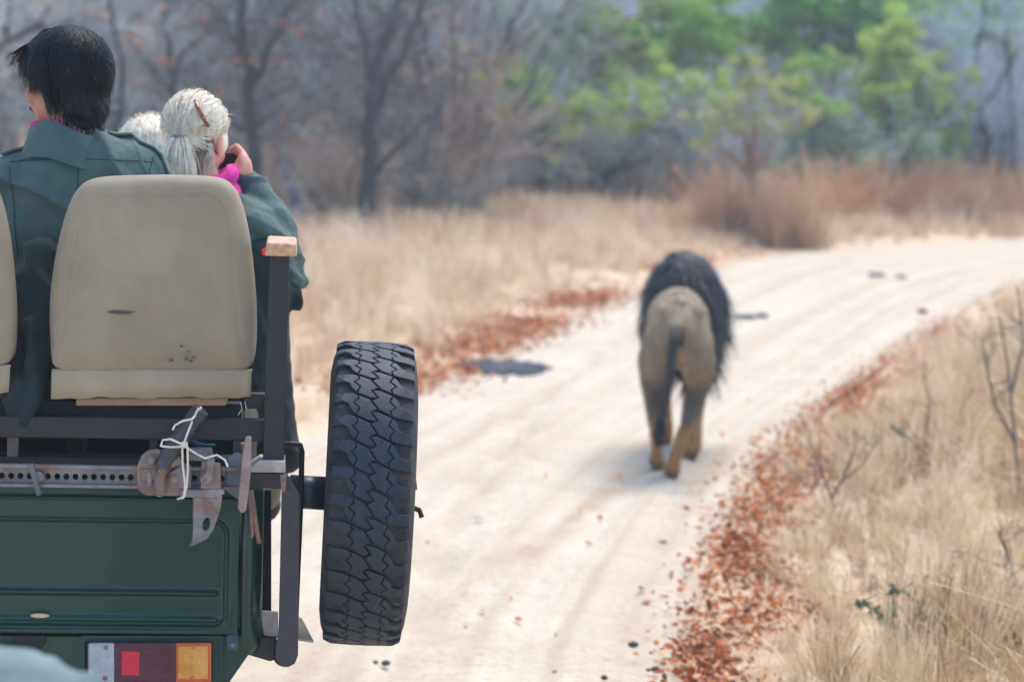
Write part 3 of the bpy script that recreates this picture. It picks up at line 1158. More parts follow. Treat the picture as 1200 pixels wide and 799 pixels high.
crown_tree('pale_bush', 'pale olive grey bush with thin leaves behind the umbrella shaped shrub', 52, 950,
           [(915, 80, 50), (960, 90, 46), (890, 60, 34), (990, 130, 40), (850, 95, 30)], mLeafO, 8, dens=0.35, leaf=0.07, cat='bush', twigs=22)
crown_tree('yellowing_shrub', 'thin shrub with yellow green leaves beside the leaning tree', 39, 560,
           [(548, 84, 22), (590, 74, 15), (572, 96, 16), (430, 108, 15), (594, 125, 14)], M('yellow_leaf', S(160, 160, 64), S(196, 180, 90), scale=2, rough=.6, translucent=.3, rnd=.4), 9, dens=0.3, leaf=0.06, cat='shrub')
crown_tree('thin_tree', 'thin grey green tree crown left of the broad green tree', 62, 590,
           [(575, 40, 36), (610, 50, 30), (545, 30, 30), (600, 20, 26)], mLeafO, 10, dens=0.3, leaf=.07)
crown_tree('thin_tree', 'thin yellowish tree between the black haired head and the blonde head', 42, 170,
           [(165, 82, 20), (205, 74, 20), (235, 55, 26), (150, 110, 18)], mLeafO, 11, dens=0.16, leaf=.05)

# ------------------------------------------------------------------ lion
L0 = G(790, 562)
L0.z = 0.0
lion = thing('lion', L0, 'dark maned male lion walking away along the sandy road', 'lion')
LYAW = R_(-3.0)
LR = Matrix.Rotation(LYAW, 3, 'Z')


def lw(x, y, z):
    return L0 + LR @ Vector((x, y, z))


lb = MB()
lb.ell(lw(0.0, 0.13, 0.80), (0.165, 0.26, 0.205))
lb.ell(lw(0.0, 0.40, 0.80), (0.165, 0.30, 0.20))
lb.ell(lw(0.0, 0.72, 0.77), (0.185, 0.40, 0.235))
lb.ell(lw(0.02, 1.06, 0.80), (0.19, 0.30, 0.29))
lb.chain([(lw(.03, 1.2, .88), .2), (lw(.08, 1.45, .84), .16), (lw(.13, 1.62, .76), .12)])
lb.ell(lw(.15, 1.72, .73), (.115, .15, .115))
lb.ell(lw(.165, 1.86, .68), (.065, .09, .06))
for sx in (-1, 1):
    lb.ell(lw(.15 + sx * .1, 1.66, .84), (.035, .02, .04))
for sx in (-1, 1):
    lb.ell(lw(sx * .095, .02, .93), (.045, .07, .045))
lb.ell(lw(0, .2, .985), (.035, .3, .03))
# hind legs: haunch, knee forward, hock back, paw
lb.ell(lw(-.105, .15, .68), (.095, .17, .20))
lb.ell(lw(.105, .10, .68), (.095, .17, .20))
lb.chain([(lw(-.115, .16, .64), .105), (lw(-.135, .34, .50), .070), (lw(-.118, .24, .30), .038), (lw(-.10, .33, .13), .031), (lw(-.095, .36, .055), .038)])
lb.chain([(lw(-.095, .37, .045), .043), (lw(-.095, .45, .035), .04)])
lb.chain([(lw(.11, .10, .64), .105), (lw(.115, .22, .50), .070), (lw(.06, .02, .31), .040), (lw(.005, .02, .14), .032), (lw(-.012, .03, .055), .039)])
lb.chain([(lw(-.015, .04, .045), .045), (lw(-.02, .12, .035), .042)])
for sx in (-1, 0, 1):
    lb.ell(lw(-.018 + sx * .026, .145, .028), (.017, .03, .025))
    lb.ell(lw(-.095 + sx * .026, .475, .028), (.017, .03, .025))
# forelegs
lb.chain([(lw(.13, 1.05, .72), .11), (lw(.135, .98, .50), .075), (lw(.12, .88, .27), .045), (lw(.115, .78, .08), .041), (lw(.10, .84, .04), .047)])
lb.chain([(lw(-.12, 1.1, .72), .11), (lw(-.11, 1.12, .48), .072), (lw(-.07, 1.28, .28), .052), (lw(-.05, 1.36, .08), .047), (lw(-.05, 1.43, .04), .047)])
# tail
lb.chain([(lw(-.005, -.08, .91), .05), (lw(-.02, -.165, .83), .034), (lw(-.035, -.20, .70), .028), (lw(-.045, -.19, .55), .024), (lw(-.07, -.155, .42), .021), (lw(-.085, -.12, .33), .02)])


def lion_col(p):
    q = LR.transposed() @ (p - L0)
    tan = Vector((0.46, 0.25, 0.10))
    grey = Vector((0.30, 0.225, 0.15))
    dark = Vector((0.09, 0.085, 0.08))
    top = Vector((0.43, 0.34, 0.24))
    c = tan.lerp(grey, sstep(.22, .40, q.z))
    c = c.lerp(top, sstep(.72, .95, q.z))
    # dark smudges at the back of the hocks, pale groin between the thighs
    dk = sstep(.24, .34, q.z) * (1 - sstep(.46, .60, q.z)) * sstep(.16, .02, abs(abs(q.x) - .1))
    c = c.lerp(dark, 0.75 * dk)
    gr = math.exp(-((q.x - .035) / .045) ** 2 - ((q.z - .58) / .10) ** 2)
    c = c.lerp(Vector((.5, .33, .2)), .8 * gr)
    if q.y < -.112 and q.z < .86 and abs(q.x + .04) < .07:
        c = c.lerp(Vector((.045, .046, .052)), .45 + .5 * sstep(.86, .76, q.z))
    if q.z < .05:
        c = c.lerp(dark, .5)
    n_ = nz(p, 14, 2.0)
    return c * (1 + .22 * n_)


def lion_fn(p, n):
    return p + n * (0.006 * nz(p, 9, 1.0) + 0.003 * nz(p, 30, 4.0))


lion_body = lb.blob('body', M('lion_fur', (0.8, 0.8, 0.8), (1, 1, 1), scale=60, rough=0.85, bump=0.006, bscale=120, attr='col', stretch=(1, 1, .3), spec=.25), lion,
        voxel=0.012, smooth=5, fn=lion_fn, col=lion_col)
# short coat lying along the body
rg = random.Random(14)
mFur = M('lion_coat', (0.75, 0.75, 0.75), (1.15, 1.1, 1.05), scale=50, rough=0.8, attr='col', spec=.2)
lme = lion_body.data
lines = []
nv = len(lme.vertices)
for _ in range(14000):
    vv = lme.vertices[rg.randrange(nv)]
    n_ = vv.normal
    q = vv.co + L0
    d = Vector((0, -.45, -.8)) + Vector((rg.gauss(0, .25), rg.gauss(0, .25), rg.gauss(0, .25)))
    d = d - n_ * d.dot(n_)
    if d.length < 1e-3:
        continue
    d = d.normalized()
    L = rg.uniform(.016, .034)
    lines.append(([q, q + d * L * .5 + n_ * .004, q + d * L + n_ * .005], n_.copy()))
fur = ribbons(lines, .0055, .0015, None)
fo = fur.build('coat', mFur, lion)
fa = fo.data.color_attributes.new('col', 'FLOAT_COLOR', 'POINT')
arr = np.ones((len(fo.data.vertices), 4), np.float32)
for i_, vv in enumerate(fo.data.vertices):
    arr[i_, :3] = lion_col(vv.co + L0)
fa.data.foreach_set('color', arr.ravel())
fo['kind'] = 'stuff'
# mane: a dense coat of strands over the neck and shoulders
rg = random.Random(4)
mMane = M('black_mane', S(16, 21, 30), S(40, 44, 54), scale=10, rough=0.6, spec=0.4, c3=S(66, 58, 54), s3=5, t3=0.68)
mb = MB()
mb.ell(lw(.03, 1.10, .87), (.232, .30, .315))
mb.ell(lw(.09, 1.36, .80), (.22, .28, .28))
mb.ell(lw(.09, 1.30, .60), (.15, .30, .22))
mane = mb.blob('mane', mMane, lion, voxel=0.02, smooth=4, fn=lambda p, n: p + n * 0.02 * nz(p, 12, 3))
lines = []
for c, r, cnt in ((lw(.03, 1.10, .87), (.24, .30, .325), 3200), (lw(.09, 1.36, .80), (.225, .28, .28), 1100), (lw(.10, 1.28, .60), (.16, .28, .22), 1000)):
    for _ in range(cnt):
        v = Vector((rg.gauss(0, 1), rg.gauss(0, 1) - .25, rg.gauss(0, 1) + .15)).normalized()
        p = c + Vector((v.x * r[0], v.y * r[1], v.z * r[2])) * rg.uniform(.92, 1.02)
        nr = Vector((v.x / r[0], v.y / r[1], v.z / r[2])).normalized()
        d = Vector((rg.gauss(0, .35), -.5 + rg.gauss(0, .3), -.75)) + nr * .45
        L = rg.uniform(.07, .17) * (1.25 if v.x > .5 else 1)
        pts = [p]
        for k in range(4):
            d = (d + Vector((0, 0, -.28)) + Vector((rg.gauss(0, .12), rg.gauss(0, .12), rg.gauss(0, .1)))).normalized()
            pts.append(pts[-1] + d * L / 4)
        lines.append((pts, nr))
ribbons(lines, .011, .002, None).build('mane_strands', mMane, lion)['kind'] = 'stuff'
lines = []
for _ in range(160):
    p = lw(-.083 + rg.gauss(0, .008), -.125 + rg.gauss(0, .008), rg.uniform(.29, .38))
    pts = [p, p + Vector((rg.gauss(-.004, .012), rg.gauss(0, .012), -.045)), p + Vector((rg.gauss(-.008, .010), rg.gauss(0, .01), -.10))]
    lines.append((pts, Vector((rg.gauss(0, 1), -1, 0)).normalized()))
ribbons(lines, .012, .003, None).build('tail_tuft', mMane, lion)['kind'] = 'stuff'

# ------------------------------------------------------------------ safari vehicle
mGreen = M('dark_green_paint', S(3, 54, 46), S(5, 63, 53), scale=1.5, rough=0.34, coat=0.34, spec=0.35, bump=0.0004, bscale=12, c3=S(36, 74, 64), s3=14.0, t3=0.63)
mBlack = M('black_painted_steel', S(16, 20, 28), S(28, 34, 44), scale=12, rough=0.45, spec=0.45, bump=0.0006, bscale=60, c3=S(48, 50, 56), s3=9, t3=0.68)
mDark = M('dark_interior', S(18, 20, 24), S(30, 34, 38), scale=8, rough=0.8)
mRust = M('rusty_steel', S(112, 96, 90), S(150, 132, 122), scale=22, rough=0.75, metal=0.15, bump=0.0015, bscale=90, c3=S(128, 84, 62), s3=14, t3=0.56)
mSteel = M('worn_grey_steel', S(104, 104, 110), S(146, 142, 142), scale=18, rough=0.55, metal=0.25, bump=0.0008, bscale=80, c3=S(124, 88, 70), s3=12, t3=0.52)
mRubber = M('tyre_rubber', S(20, 30, 42), S(36, 47, 60), scale=9, rough=0.58, bump=0.0012, bscale=160, c3=S(66, 66, 66), s3=9, t3=0.64, spec=0.4)
mCarcass = M('dusty_rubber', S(30, 34, 40), S(66, 64, 62), scale=16, rough=0.8, bump=0.0012, bscale=120, c3=S(112, 102, 92), s3=14, t3=0.60, spec=0.3)
mVinyl = M('beige_vinyl', S(140, 128, 108), S(156, 144, 122), scale=5, rough=0.62, bump=0.0009, bscale=420, c3=S(122, 108, 88), s3=5.5, t3=0.66, spec=0.35, detail=6)
mVinyl2 = M('tan_vinyl_hem', S(148, 134, 112), S(166, 151, 128), scale=6, rough=0.65, bump=0.0012, bscale=90, spec=0.3)
mStain = M('dark_scuff', S(72, 62, 56), S(104, 92, 82), scale=60, rough=0.8)
mWood = M('worn_wood', S(176, 132, 98), S(214, 174, 140), scale=6, rough=0.6, stretch=(8, 1, 8), bump=0.001, bscale=40)
mGrip = M('dusty_plate', S(150, 142, 134), S(186, 178, 168), scale=14, rough=0.8)
mRope = M('cream_string', S(206, 200, 184), S(226, 222, 208), scale=80, rough=0.8, bump=0.0008, bscale=600)

VO = P(60, 700, 8.8)
VO = Vector((P(60, 700, 7.0).x - 0.55, 9.0, 0.0))
veh = thing('safari_vehicle', VO, 'open dark green safari vehicle seen from behind with beige seats', 'vehicle')
D0 = 7.0
K = D0 / FPX


def xz(px, py, d=D0):
    p = P(px, py, d)
    return p.x, p.z


# --- tailgate: pressed steel sheet with ribs (heights in metres towards the camera)
def rrect(x, z, x0, x1, z0, z1, r):
    cx, cz = (x0 + x1) / 2, (z0 + z1) / 2
    qx, qz = abs(x - cx) - (x1 - x0) / 2 + r, abs(z - cz) - (z1 - z0) / 2 + r
    return math.hypot(max(qx, 0), max(qz, 0)) + min(max(qx, qz), 0) - r


gx1, gz_t = xz(281, 572)
gx0 = VO.x - (gx1 - VO.x) + 0.02
gz_b = xz(140, 738)[1]
pz_t, pz_b = xz(140, 606)[1], xz(140, 731)[1]
px1 = xz(266, 650)[0]
rib1, rib2 = xz(140, 691)[1], xz(140, 722)[1]
crease = xz(140, 581)[1]
colx = sorted(set(list(np.linspace(gx0, xz(150, 650)[0], 30)) + list(np.linspace(xz(150, 650)[0], gx1, 130))))
rowz = list(np.linspace(gz_b, gz_t, 150))


def tg_depth(x, z):
    h = 0.0
    s_ = rrect(x, z, gx0 + .1, px1, pz_b, pz_t, 0.035)
    h += 0.010 * sstep(-0.012, 0.004, s_)                       # recess behind the border
    h += 0.008 * math.exp(-((s_ + 0.001) / 0.0045) ** 2)         # rolled bead at the border
    for rz_, amp, wd in ((rib1, .012, .0065), (rib2, .009, .007)):
        xe = px1 - 0.018
        h += amp * math.exp(-((z - rz_) / wd) ** 2) * sstep(xe + .004, xe - .012, x)
    h += 0.007 * math.exp(-((z - crease) / .0035) ** 2)
    h -= 0.006 * sstep(crease - .002, crease + .010, z)
    # a dent with bare metal near the latch
    h -= 0.006 * math.exp(-((x - xz(45, 720)[0]) / .05) ** 2 - ((z - xz(45, 717)[1]) / .012) ** 2)
    h += 0.0015 * noise.noise(Vector((x * 3.1, z * 5, 2)))
    return h


tb = MB()
Vg = [Vector((x, D0 - tg_depth(x, z), z)) for z in rowz for x in colx]
nxg = len(colx)
Fg = [(j * nxg + i, j * nxg + i + 1, (j + 1) * nxg + i + 1, (j + 1) * nxg + i) for j in range(len(rowz) - 1) for i in range(nxg - 1)]
tb.add(Vg, Fg)
gate = tb.build('tailgate', mGreen, veh, smooth=True)
MB().box(((gx0 + gx1) / 2, D0 + .028, (gz_b + gz_t) / 2), (gx1 - gx0 - .004, .05, gz_t - gz_b - .004)).build('gate_backing', mGreen, gate)
MB().box(((gx0 + gx1) / 2, D0 + .035, gz_t + .012), (gx1 - gx0, .085, .026)).build('gate_lip', mGreen, gate, bev=.006)
q = P(49, 717, D0 - .012)
MB().ell(q, (.024, .0025, .006)).build('bare_patch', M('bare_metal', S(196, 160, 130), S(214, 180, 150), scale=30, rough=.5), gate)
MB().prismpx([(17, 740), (56, 741), (54, 752), (46, 757), (22, 756)], D0 - .016, D0 + .01).build('latch', mDark, gate, bev=.002)

# --- rear corner posts of the tub, right and left
cor = MB()
for sgn in (1, -1):
    pts = []
    a, b = xz(285, 600)[0] + .001, xz(309, 600)[0]
    for (f, yy) in ((0, 0.0), (.2, -.003), (.55, .0), (.8, .010), (.95, .03), (1.0, .06), (1.0, 2.3)):
        pts.append((a + (b - a) * f, D0 + yy))
    z0, z1 = xz(296, 768)[1], xz(296, 571)[1]
    c = MB()
    Vc, Fc = [], []
    for (x, y) in pts:
        x = x if sgn > 0 else 2 * VO.x - x
        for z, ins in ((z0, .012), (z0 + .02, 0), (z1 - .012, 0), (z1, .008)):
            Vc.append(Vector((x - sgn * ins, y + (ins if y < D0 + .1 else 0), z)))
    for i in range(len(pts) - 1):
        for k in range(3):
            Fc.append((i * 4 + k, (i + 1) * 4 + k, (i + 1) * 4 + k + 1, i * 4 + k + 1))
    c.add(Vc, Fc)
    so = c.build('tub_side', mGreen, veh, smooth=True)
    so['label'] = 'dark green rounded corner and side of the tub'
    # tub floor rail and inner wall
mb = MB()
mb.box((VO.x, D0 + 1.15, gz_b - .02), (gx1 - gx0 + .04, 2.2, .05))
mb.build('tub_floor', mDark, veh)
mb = MB()
mb.box((VO.x, D0 + .5, (gz_b + gz_t) / 2 + .08), (gx1 - gx0 - .06, .03, gz_t - gz_b + .10))
mb.build('inner_bulkhead', mDark, veh)
MB().boxpx(283.5, 576, 287, 738, D0 + .02, D0 + .03).build('gate_gap', mDark, veh)

# --- lower rear panel with the lamp recess
lx0, lx1 = gx0 - .02, xz(283, 760)[0]
zt, zb = xz(140, 741)[1], xz(140, 870)[1]
outline = [P(-520, 727, D0), P(286, 744, D0), P(288, 766, D0), P(268, 800, D0), P(262, 860, D0), P(-500, 845, D0)]
hx0, hy0, hx1, hy1 = 98, 744, 254, 802
pan = MB()
pan.prismpx([(-520, 727), (101.5, 742.5), (101.5, 812), (101.5, 880), (-520, 862)], D0 + .004, D0 + .05)
pan.prismpx([(101.5, 742.5), (249.5, 745), (249.5, 750.5), (101.5, 748.2)], D0 + .004, D0 + .05)
pan.prismpx([(101.5, 799), (249.5, 802), (249.5, 880), (101.5, 880)], D0 + .004, D0 + .05)
pan.prismpx([(249.5, 745), (286, 745), (291, 767), (270, 797), (262, 880), (249.5, 880)], D0 + .004, D0 + .05)
rp = pan.build('rear_panel', mGreen, veh)
MB().prismpx([(97, 741), (258, 744), (258, 747), (97, 744)], D0 - .006, D0 + .004).build('panel_bead', mGreen, rp, bev=.001)
MB().prismpx([(257, 744), (260, 744), (261, 800), (258, 800)], D0 - .006, D0 + .004).build('panel_bead', mGreen, rp, bev=.001)
MB().boxpx(266, 743, 279, 761, D0 - .008, D0 + .004).build('corner_bracket', M('grey_bracket', S(54, 62, 84), S(72, 80, 98), scale=20, rough=.6), rp, bev=.001)
MB().lathe(P(272.5, 755, D0 - .008), (0, -1, 0), [(0, .005), (.003, .005), (.004, .002)], 10).build('bracket_bolt', mSteel, rp)
MB().lathe(P(271.5, 718, D0 - .012), (0, -1, 0), [(0, .004), (.002, .004)], 10).build('gate_rivet', mDark, gate)
# chassis, bumper, wheels, cab (hidden from the camera, seen from the side)
mb = MB()
for sx in (-.42, .42):
    mb.box((VO.x + sx, D0 + 2.1, .62), (.08, 4.3, .12))
mb.box((VO.x, D0 + .15, .60), (.9, .08, .1)).box((VO.x, D0 + 4.2, .60), (1.4, .1, .14))
mb.build('chassis', mDark, veh, bev=.005)
for sx in (-.72, .72):
    for yy in (D0 + .95, D0 + 3.75):
        t_ = MB().lathe((VO.x + sx - .1, yy, .385), (1, 0, 0), [(0, .2), (.0, .3), (.012, .35), (.03, .378), (.06, .385), (.14, .385), (.17, .378), (.188, .35), (.2, .3), (.2, .2)], 40)
        wl = t_.build('road_wheel', mRubber, veh, smooth=False)
        MB().lathe((VO.x + sx - .06, yy, .385), (1, 0, 0), [(0, .05), (0, .19), (.02, .2), (.10, .2), (.12, .19), (.12, .05)], 28).build('rim', mSteel, wl)
for yy in (D0 + .95, D0 + 3.75):
    MB().tube([(VO.x - .62, yy, .385), (VO.x + .62, yy, .385)], .05, 12).build('axle', mDark, veh)
mb = MB()
mb.prism([(VO.x + x, D0 + 2.42, z) for x, z in ((-.8, .62), (.8, .62), (.8, 1.05), (.74, 1.16), (-.74, 1.16), (-.8, 1.05))], 1.1)
mb.build('cab_tub', mGreen, veh, bev=.02)
MB().prism([(VO.x + x, D0 + 3.54, z) for x, z in ((-.8, .62), (.8, .62), (.8, 1.02), (.62, 1.14), (-.62, 1.14), (-.8, 1.02))], .95).build('bonnet', mGreen, veh, bev=.03)

# --- tail lamp
MB().prismpx([(94, 741), (258, 744), (258, 806), (94, 804)], D0 + .051, D0 + .06).build('panel_backing', mDark, veh)
lamp = MB().prismpx([(103, 749), (248, 751.5), (248, 798), (103, 796)], D0 - .004, D0 + .045).build('tail_lamp', M('lamp_housing', S(30, 26, 30), rough=.4), veh)
mLensW = M('clear_lens', S(150, 160, 168), S(176, 184, 190), scale=30, rough=.25, coat=.5, bump=.003, bscale=220, aniso_b=(1, 1, .06))
mLensR = M('dark_red_lens', S(66, 16, 40), S(84, 22, 46), scale=30, rough=.22, coat=.6, bump=.003, bscale=200, aniso_b=(.05, 1, 1))
mLensB = M('bright_red_reflector', S(190, 10, 46), S(222, 24, 62), scale=120, rough=.25, coat=.5, bump=.002, bscale=300)
mLensA = M('amber_lens', S(206, 132, 34), S(222, 166, 92), scale=22, rough=.25, coat=.5, bump=.003, bscale=200, aniso_b=(1, 1, .06))
mLensO = M('orange_rim', S(196, 84, 40), S(210, 100, 52), scale=20, rough=.3, coat=.4)
MB().prismpx([(104.5, 750), (135, 750.5), (135, 796.5), (104.5, 795.5)], D0 - .020, D0 - .004).build('clear_lens', mLensW, lamp, bev=.004)
MB().prismpx([(135.3, 750.5), (205, 751.5), (205, 797.5), (135.3, 796.5)], D0 - .022, D0 - .004).build('red_lens', mLensR, lamp, bev=.003)
MB().prismpx([(143, 760), (163.5, 760.5), (163.5, 788.5), (143, 788)], D0 - .0245, D0 - .022).build('reflector', mLensB, lamp, bev=.0008)
MB().prismpx([(205.3, 751.5), (247.5, 752), (247.5, 798), (205.3, 797.5)], D0 - .018, D0 - .004).build('orange_rim', mLensO, lamp, bev=.004)
MB().prismpx([(208.5, 755), (243.5, 755.5), (243.5, 794.5), (208.5, 794)], D0 - .0225, D0 - .018).build('amber_lens', mLensA, lamp, bev=.002)
for x, y in ((125, 755.5), (124, 791.5), (226, 756.5), (225, 792)):
    MB().lathe(P(x, y, D0 - .0225), (0, -1, 0), [(-.004, .0055), (.001, .0055), (.0025, .003)], 12).build('lens_screw', mSteel if x < 200 else mLensO, lamp)

# --- seat frame of black square tube
MB().boxpx(-560, 481, 311, 506, 6.93, 6.98).build('cross_tube', mBlack, veh, bev=.003)
MB().boxpx(286, 461, 309, 479, 6.97, 7.01).build('short_tube', mBlack, veh, bev=.003)
MB().boxpx(-560, 462, 286, 480, 7.0, 7.06).build('seat_base_rail', mDark, veh, bev=.003)
for x0, x1 in ((174, 183), (-110, -100), (-330, -320)):
    MB().boxpx(x0, 506, x1, 545, 6.95, 6.97).build('strut', mBlack, veh, bev=.001)
MB().boxpx(-540, 528, 290, 547, 6.95, 7.05).build('rubber_mat', M('woven_rubber', S(22, 24, 28), S(40, 42, 46), scale=160, rough=.85, bump=.003, bscale=260), veh, bev=.004)
MB().boxpx(-540, 546, 296, 574, 7.02, 7.07).build('tub_top_rail', mGreen, veh, bev=.005)
# boards under the seats
MB().boxpx(-540, 500, 290, 530, 7.35, 7.4).build('foot_board', mDark, veh)
# upright post leaning a little, with wooden armrest
post = MB()
post.prismpx([(304, 545), (329, 545), (336, 298), (312.5, 298)], 6.90, 6.95)
post.build('upright_post', mBlack, veh, bev=.003)
arm = MB().prismpx([(307, 284), (342, 286), (343, 301), (305, 300)], 6.86, 7.16).build('armrest', mWood, veh, bev=.006)
MB().prismpx([(301.5, 294), (306, 290), (306, 300), (303, 299)], 6.87, 6.90).build('red_tag', M('red_tape', S(220, 20, 40), S(230, 40, 50), scale=30, rough=.5), arm)
MB().prismpx([(299, 540), (329, 541), (330, 554), (286, 553), (286, 549)], 6.87, 7.0).build('post_foot', mGrip, veh, bev=.002)
MB().prismpx([(284, 553), (327, 555), (327, 573), (284, 571)], 6.875, 6.93).build('corner_bracket', mBlack, veh, bev=.002)
MB().prismpx([(283, 520), (300, 514), (302, 545), (286, 548)], 7.02, 7.04).build('bracket_plate', mGrip, veh, bev=.001)
# spare wheel carrier: flat arm, pivot, tube, rod frame and step
MB().prismpx([(326, 558), (332, 556), (347, 580), (345, 768), (341, 778), (333, 782), (324, 780), (318, 770), (322, 740)], 6.885, 6.91).build('carrier_arm', M('rust_edged_steel', S(44, 46, 54), S(62, 60, 66), scale=14, rough=.55, c3=S(92, 66, 56), s3=16, t3=.6), veh, bev=.002)
MB().prismpx([(323, 556), (331, 556), (330, 577), (325, 577)], 6.87, 6.884).build('hinge_tab', mRust, veh, bev=.001)
MB().lathe(P(331, 768, 6.93), (0, 1, 0), [(-.02, .024), (0, .03), (.10, .03), (.11, .02)], 20).build('pivot_sleeve', mBlack, veh)
MB().prismpx([(283, 748), (325, 746), (325, 772), (318, 775), (283, 764)], 7.03, 7.08).build('lower_bracket', mBlack, veh, bev=.003)
MB().prismpx([(296, 574), (322, 574), (322, 744), (308, 748), (304, 640)], 7.12, 7.2).build('side_brace', mDark, veh, bev=.003)
ht = MB().tube([P(344, 576, 7.1), P(388, 579, 7.12)], .044, 24)
ht.build('carrier_tube', M('dark_blue_steel', S(30, 44, 62), S(44, 58, 76), scale=8, rough=.4, spec=.6), veh, smooth=True)
MB().tube([P(326, 521, 7.06), P(347, 520.5, 7.06), P(354, 522, 7.06), P(356, 530, 7.06), P(354, 600, 7.06), P(348, 742, 7.06)], .0075, 8).build('rod_frame', mBlack, veh, smooth=True)
st_ = MB().prismpx([(306, 716), (327, 718), (328, 748), (311, 744)], 7.04, 7.06).build('step_side', mGrip, veh, bev=.001)
step = MB()
a_, b_ = P(336, 744, 7.0), P(364, 748, 7.0)
sa, sb = P(334, 748, 6.98), P(366, 754, 6.98)
step.add([sa, sb, sb + Vector((-.03, .3, .0)), sa + Vector((0, .3, 0))], [(0, 1, 2, 3)])
so = step.build('step', mGrip, veh)
md = so.modifiers.new('thick', 'SOLIDIFY')
md.thickness = .006

# --- seats
SEAT = [(62, 432), (59, 410), (57.5, 380), (58, 350), (61, 322), (66, 292), (73, 262), (81, 238), (89, 223), (100, 213), (116, 208.5), (150, 207),
        (195, 206.5), (235, 207.5), (254, 209.5), (267, 215), (276, 227), (284, 250), (290, 280), (294, 315), (297, 350), (298, 385), (297, 412), (294.5, 434)]


def make_seat(shift_m, d=6.95, zsh=0.0, ysh=0.0, marks=True):
    off = Vector((shift_m, ysh, zsh))
    o2 = [P(x, y, d) for x, y in SEAT]
    bot = [o2[-1].lerp(o2[0], k / 8) for k in range(1, 8)]
    ring = o2 + bot
    c = sum(ring, Vector()) / len(ring)
    n = len(ring)
    # resample ring finely
    fine = []
    for a, b in zip(ring, ring[1:] + ring[:1]):
        for k in range(3):
            fine.append(a.lerp(b, k / 3))
    for _ in range(3):
        fine = [(fine[i - 1] + fine[i] * 2 + fine[(i + 1) % len(fine)]) / 4 for i in range(len(fine))]
    nn = len(fine)
    zlow = min(p.z for p in fine)
    # rings: inset (towards centre, metres) and depth towards +Y
    prof = [(0.002, .115), (0.0, .10), (-.003, .06), (0.0, .034), (.010, .016), (.024, .006), (.040, .0015), (.0455, .0), (.047, .0016), (.049, .0016), (.052, .0), (.09, -.004), (.16, -.008), (.22, -.01)]
    V, F = [], []
    for ins, dep in prof:
        for p in fine:
            v = c - p
            L = math.hypot(v.x, v.z)
            bf = .18 + .82 * sstep(.0, .09, p.z - zlow)
            t = min(ins * (bf if ins < .06 else 1) / L, .93)
            qx = p.x + v.x * t
            qz = p.z + v.z * t
            u = Vector((qx, 0, qz))
            wr = .0055 * noise.noise(Vector((qx * 6, 3.3, qz * 9))) + .0022 * noise.noise(Vector((qx * 22, 7.1, qz * 14)))
            de = dep * bf if 0 < dep < .05 else dep
            V.append(Vector((qx, d + de + (wr if dep < .04 else 0), qz)) + off)
    for j in range(len(prof) - 1):
        for i in range(nn):
            F.append((j * nn + i, j * nn + (i + 1) % nn, (j + 1) * nn + (i + 1) % nn, (j + 1) * nn + i))
    base = (len(prof) - 1) * nn
    F.append(tuple(base + i for i in range(nn)))
    F.append(tuple(range(nn))[::-1])
    s_ = MB().add(V, F).build('seat', mVinyl, veh, smooth=True)
    # hem flap, wavy lower edge
    hv, hf = [], []
    nH = 40
    for r_, (t0, y0, y1, dep) in enumerate(((0, 430, 432, .001), (1, 434, 435.5, -.003), (2, 448, 449, -.004), (3, 463.5, 465, -.007), (4, 464.5, 466, .0))):
        for i in range(nH + 1):
            f = i / nH
            x = (61.5 - .3 * t0) + (294 - 61.5 - .4 * t0) * f
            y = y0 + (y1 - y0) * f + (1.0 * math.sin(f * 17) + .8 * math.sin(f * 41 + 1)) * (t0 > 2)
            p = P(x, y, d)
            p.y += dep + .0025 * noise.noise(Vector((f * 14, t0 * .6, 2.0)))
            hv.append(p + off)
    for j in range(4):
        for i in range(nH):
            hf.append((j * (nH + 1) + i, j * (nH + 1) + i + 1, (j + 1) * (nH + 1) + i + 1, (j + 1) * (nH + 1) + i))
    h_ = MB().add(hv, hf).build('hem_flap', mVinyl2, s_, smooth=True)
    m_ = h_.modifiers.new('thick', 'SOLIDIFY')
    m_.thickness = .004
    lo = MB()
    lo.prism([P(90, 464, d + .02) + off, P(265, 465, d + .02) + off, P(265, 475, d + .02) + off, P(90, 473.5, d + .02) + off], .09)
    lo.build('lower_strip', M('tan_board', S(150, 124, 100), S(172, 146, 118), scale=8, rough=.7), s_, bev=.004)
    ch = MB()
    cc = P(177, 455, d) + off
    ch.box(cc + Vector((0, .36, .03)), (.40, .5, .10))
    ch.build('cushion', mVinyl, s_, bev=.04, seg=3)
    if marks:
        MB().prism([P(x, y, d - .0122) + off for x, y in ((124, 364.2), (131, 362.5), (139, 362.4), (147, 363.7), (157, 364.6), (150, 366.2), (141, 367.2), (130, 366.2))], .004).build('scuff_mark', mStain, s_)
        rr = random.Random(3)
        for (x, y, s1) in ((199, 421, 3.4), (216, 420, 2.8), (222, 422, 2.6), (211, 405, 2.0), (219, 411, 1.6), (225, 418, 1.4)):
            pts = [P(x + s1 * math.cos(a) * rr.uniform(.6, 1.1), y + s1 * .8 * math.sin(a) * rr.uniform(.5, 1.1), d - .0118) + off for a in np.linspace(0, 2 * PI, 9)[:-1]]
            MB().prism(pts, .004).build('scuff_mark', mStain, s_)
    return s_


